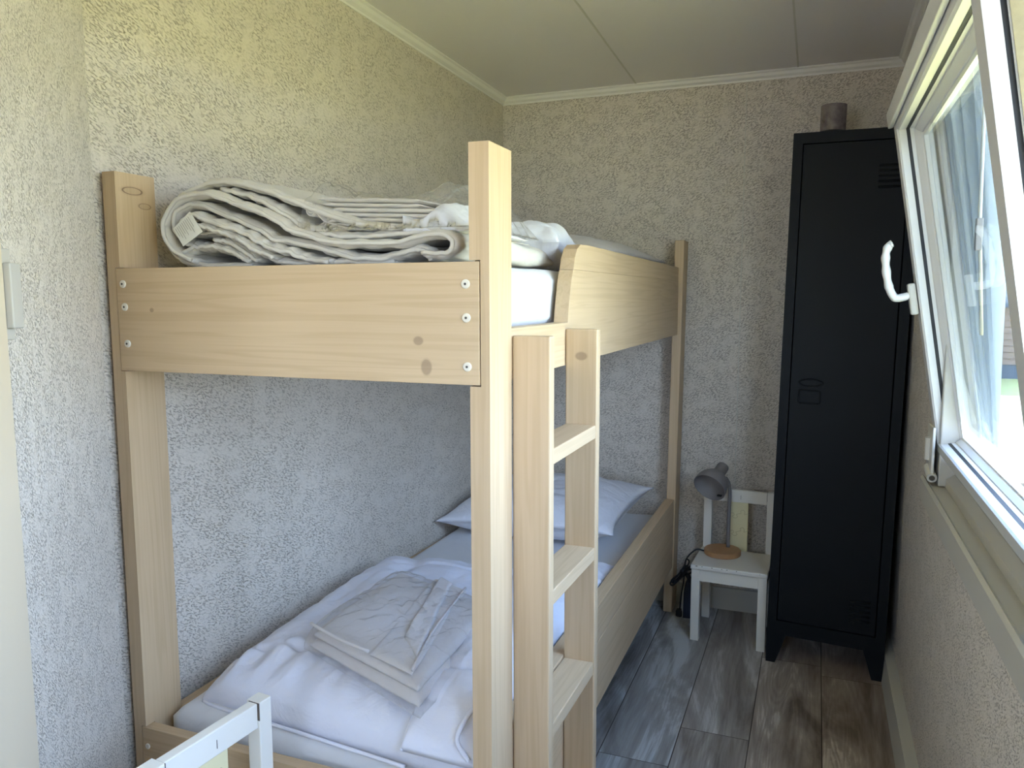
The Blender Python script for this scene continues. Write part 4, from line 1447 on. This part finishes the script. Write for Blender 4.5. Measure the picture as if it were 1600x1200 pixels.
# small dark rating sticker inside the shade
side = (axis.cross(Vector((0, 0, 1)))).normalized(); upd = side.cross(axis).normalized()
pc = top + axis * 0.108 - upd * 0.0 
dn = -upd if upd.z > 0 else upd
pc = top + axis * 0.108 + (dn * 0.9 + side * -0.38).normalized() * 0.0545
tv = side.cross(Vector((0, 0, 0))) if False else side
q = [pc + tv * a + axis * b_ for a, b_ in ((-0.009, -0.006), (0.009, -0.006), (0.009, 0.004), (-0.009, 0.004))]
inn = -(dn * 0.9 + side * -0.38).normalized() * 0.0008
mk('sticker', [tuple(p_) for p_ in q] + [tuple(p_ + inn) for p_ in q], [(0, 1, 2, 3), (7, 6, 5, 4), (0, 4, 5, 1), (1, 5, 6, 2), (2, 6, 7, 3), (3, 7, 4, 0)], 'black_plastic', sh)
# mains lead bundled at the chair's left side, with its switch and plug
lead = spline([(0.911, -0.200, 0.300), (0.885, -0.205, 0.304), (0.862, -0.215, 0.288), (0.845, -0.22, 0.262), (0.840, -0.22, 0.235), (0.822, -0.22, 0.205), (0.796, -0.215, 0.178), (0.790, -0.21, 0.165),
               (0.806, -0.20, 0.170), (0.832, -0.205, 0.205), (0.850, -0.21, 0.235), (0.856, -0.21, 0.255), (0.846, -0.215, 0.262), (0.838, -0.22, 0.235), (0.815, -0.222, 0.196), (0.792, -0.216, 0.170),
               (0.800, -0.205, 0.160), (0.828, -0.20, 0.190), (0.842, -0.205, 0.212), (0.866, -0.21, 0.225), (0.872, -0.21, 0.222), (0.860, -0.205, 0.205), (0.840, -0.205, 0.198), (0.832, -0.19, 0.150), (0.822, -0.17, 0.09), (0.815, -0.15, 0.030)], 6)
cb = tube('power_cord', lead, 0.0032, 'cable_black', lp)
lead2 = spline([(0.845, -0.212, 0.236), (0.822, -0.218, 0.205), (0.798, -0.218, 0.176), (0.786, -0.214, 0.158), (0.795, -0.21, 0.150), (0.82, -0.215, 0.178), (0.842, -0.214, 0.205), (0.862, -0.212, 0.238), (0.868, -0.21, 0.245)], 6)
tube('power_cord', lead2, 0.0035, 'cable_black', lp)
tube('cable_tie', [(0.832, -0.232, 0.216), (0.846, -0.196, 0.226)], 0.009, 'cable_black', cb)
box('plug', (0.800, -0.165, 0.004), (0.826, -0.135, 0.032), 'cable_black', cb, bv=0.006)
tube('inline_switch', [(0.850, -0.2145, 0.205), (0.868, -0.2115, 0.168)], lambda t: 0.009, 'cable_black', cb, seg=10)
finish(lp, tuple(LB))

# small dark pouch standing behind the lead
pu = empty('dark_pouch', 'small dark blue pouch with a pale edge on the floor behind the lamp cord', 'pouch')
pillow_ = quilt('pouch_body', ((0.828, -0.155), (0.862, -0.150), (0.862, -0.085), (0.828, -0.09)), 0.0, 0.150, 'bag_navy', pu, seed=60, amp=0.004, p=5, q=0.4, nu=20, nv=20)
box('pale_edge', (0.823, -0.155, 0.004), (0.8275, -0.145, 0.150), 'label_white', pu, bv=0.001)
finish(pu, (0.845, -0.12, 0.0))

# ------------------------------------------------------------------ light switch on the partition
sw = empty('light_switch', 'cream rocker switch block on the angled wall at the left edge', 'light switch')
v, f = box_vf((-0.013, -0.02, -0.055), (0.032, 0.0, 0.055))
Wd = 0.045


def swp(a, dpt, z_):
    q = p0 + pd * a + nrm * dpt
    return (q.x, q.y, z_)


def swbox(name, a0_, a1_, d0, d1, z0_, z1_, mat, parent):
    pts_ = [swp(a0_, d0, z0_), swp(a1_, d0, z0_), swp(a1_, d1, z0_), swp(a0_, d1, z0_), swp(a0_, d0, z1_), swp(a1_, d0, z1_), swp(a1_, d1, z1_), swp(a0_, d1, z1_)]
    return bevel(mk(name, pts_, box_vf((0, 0, 0), (1, 1, 1))[1], mat, parent), 0.002)


swbox('back_box', 0.318, 0.345, 0.0, 0.010, 1.210, 1.350, 'switch_cream', sw)
swbox('rocker', 0.314, 0.343, 0.010, 0.022, 1.228, 1.328, 'switch_cream', sw)
finish(sw, swp(0.33, 0, 1.28))
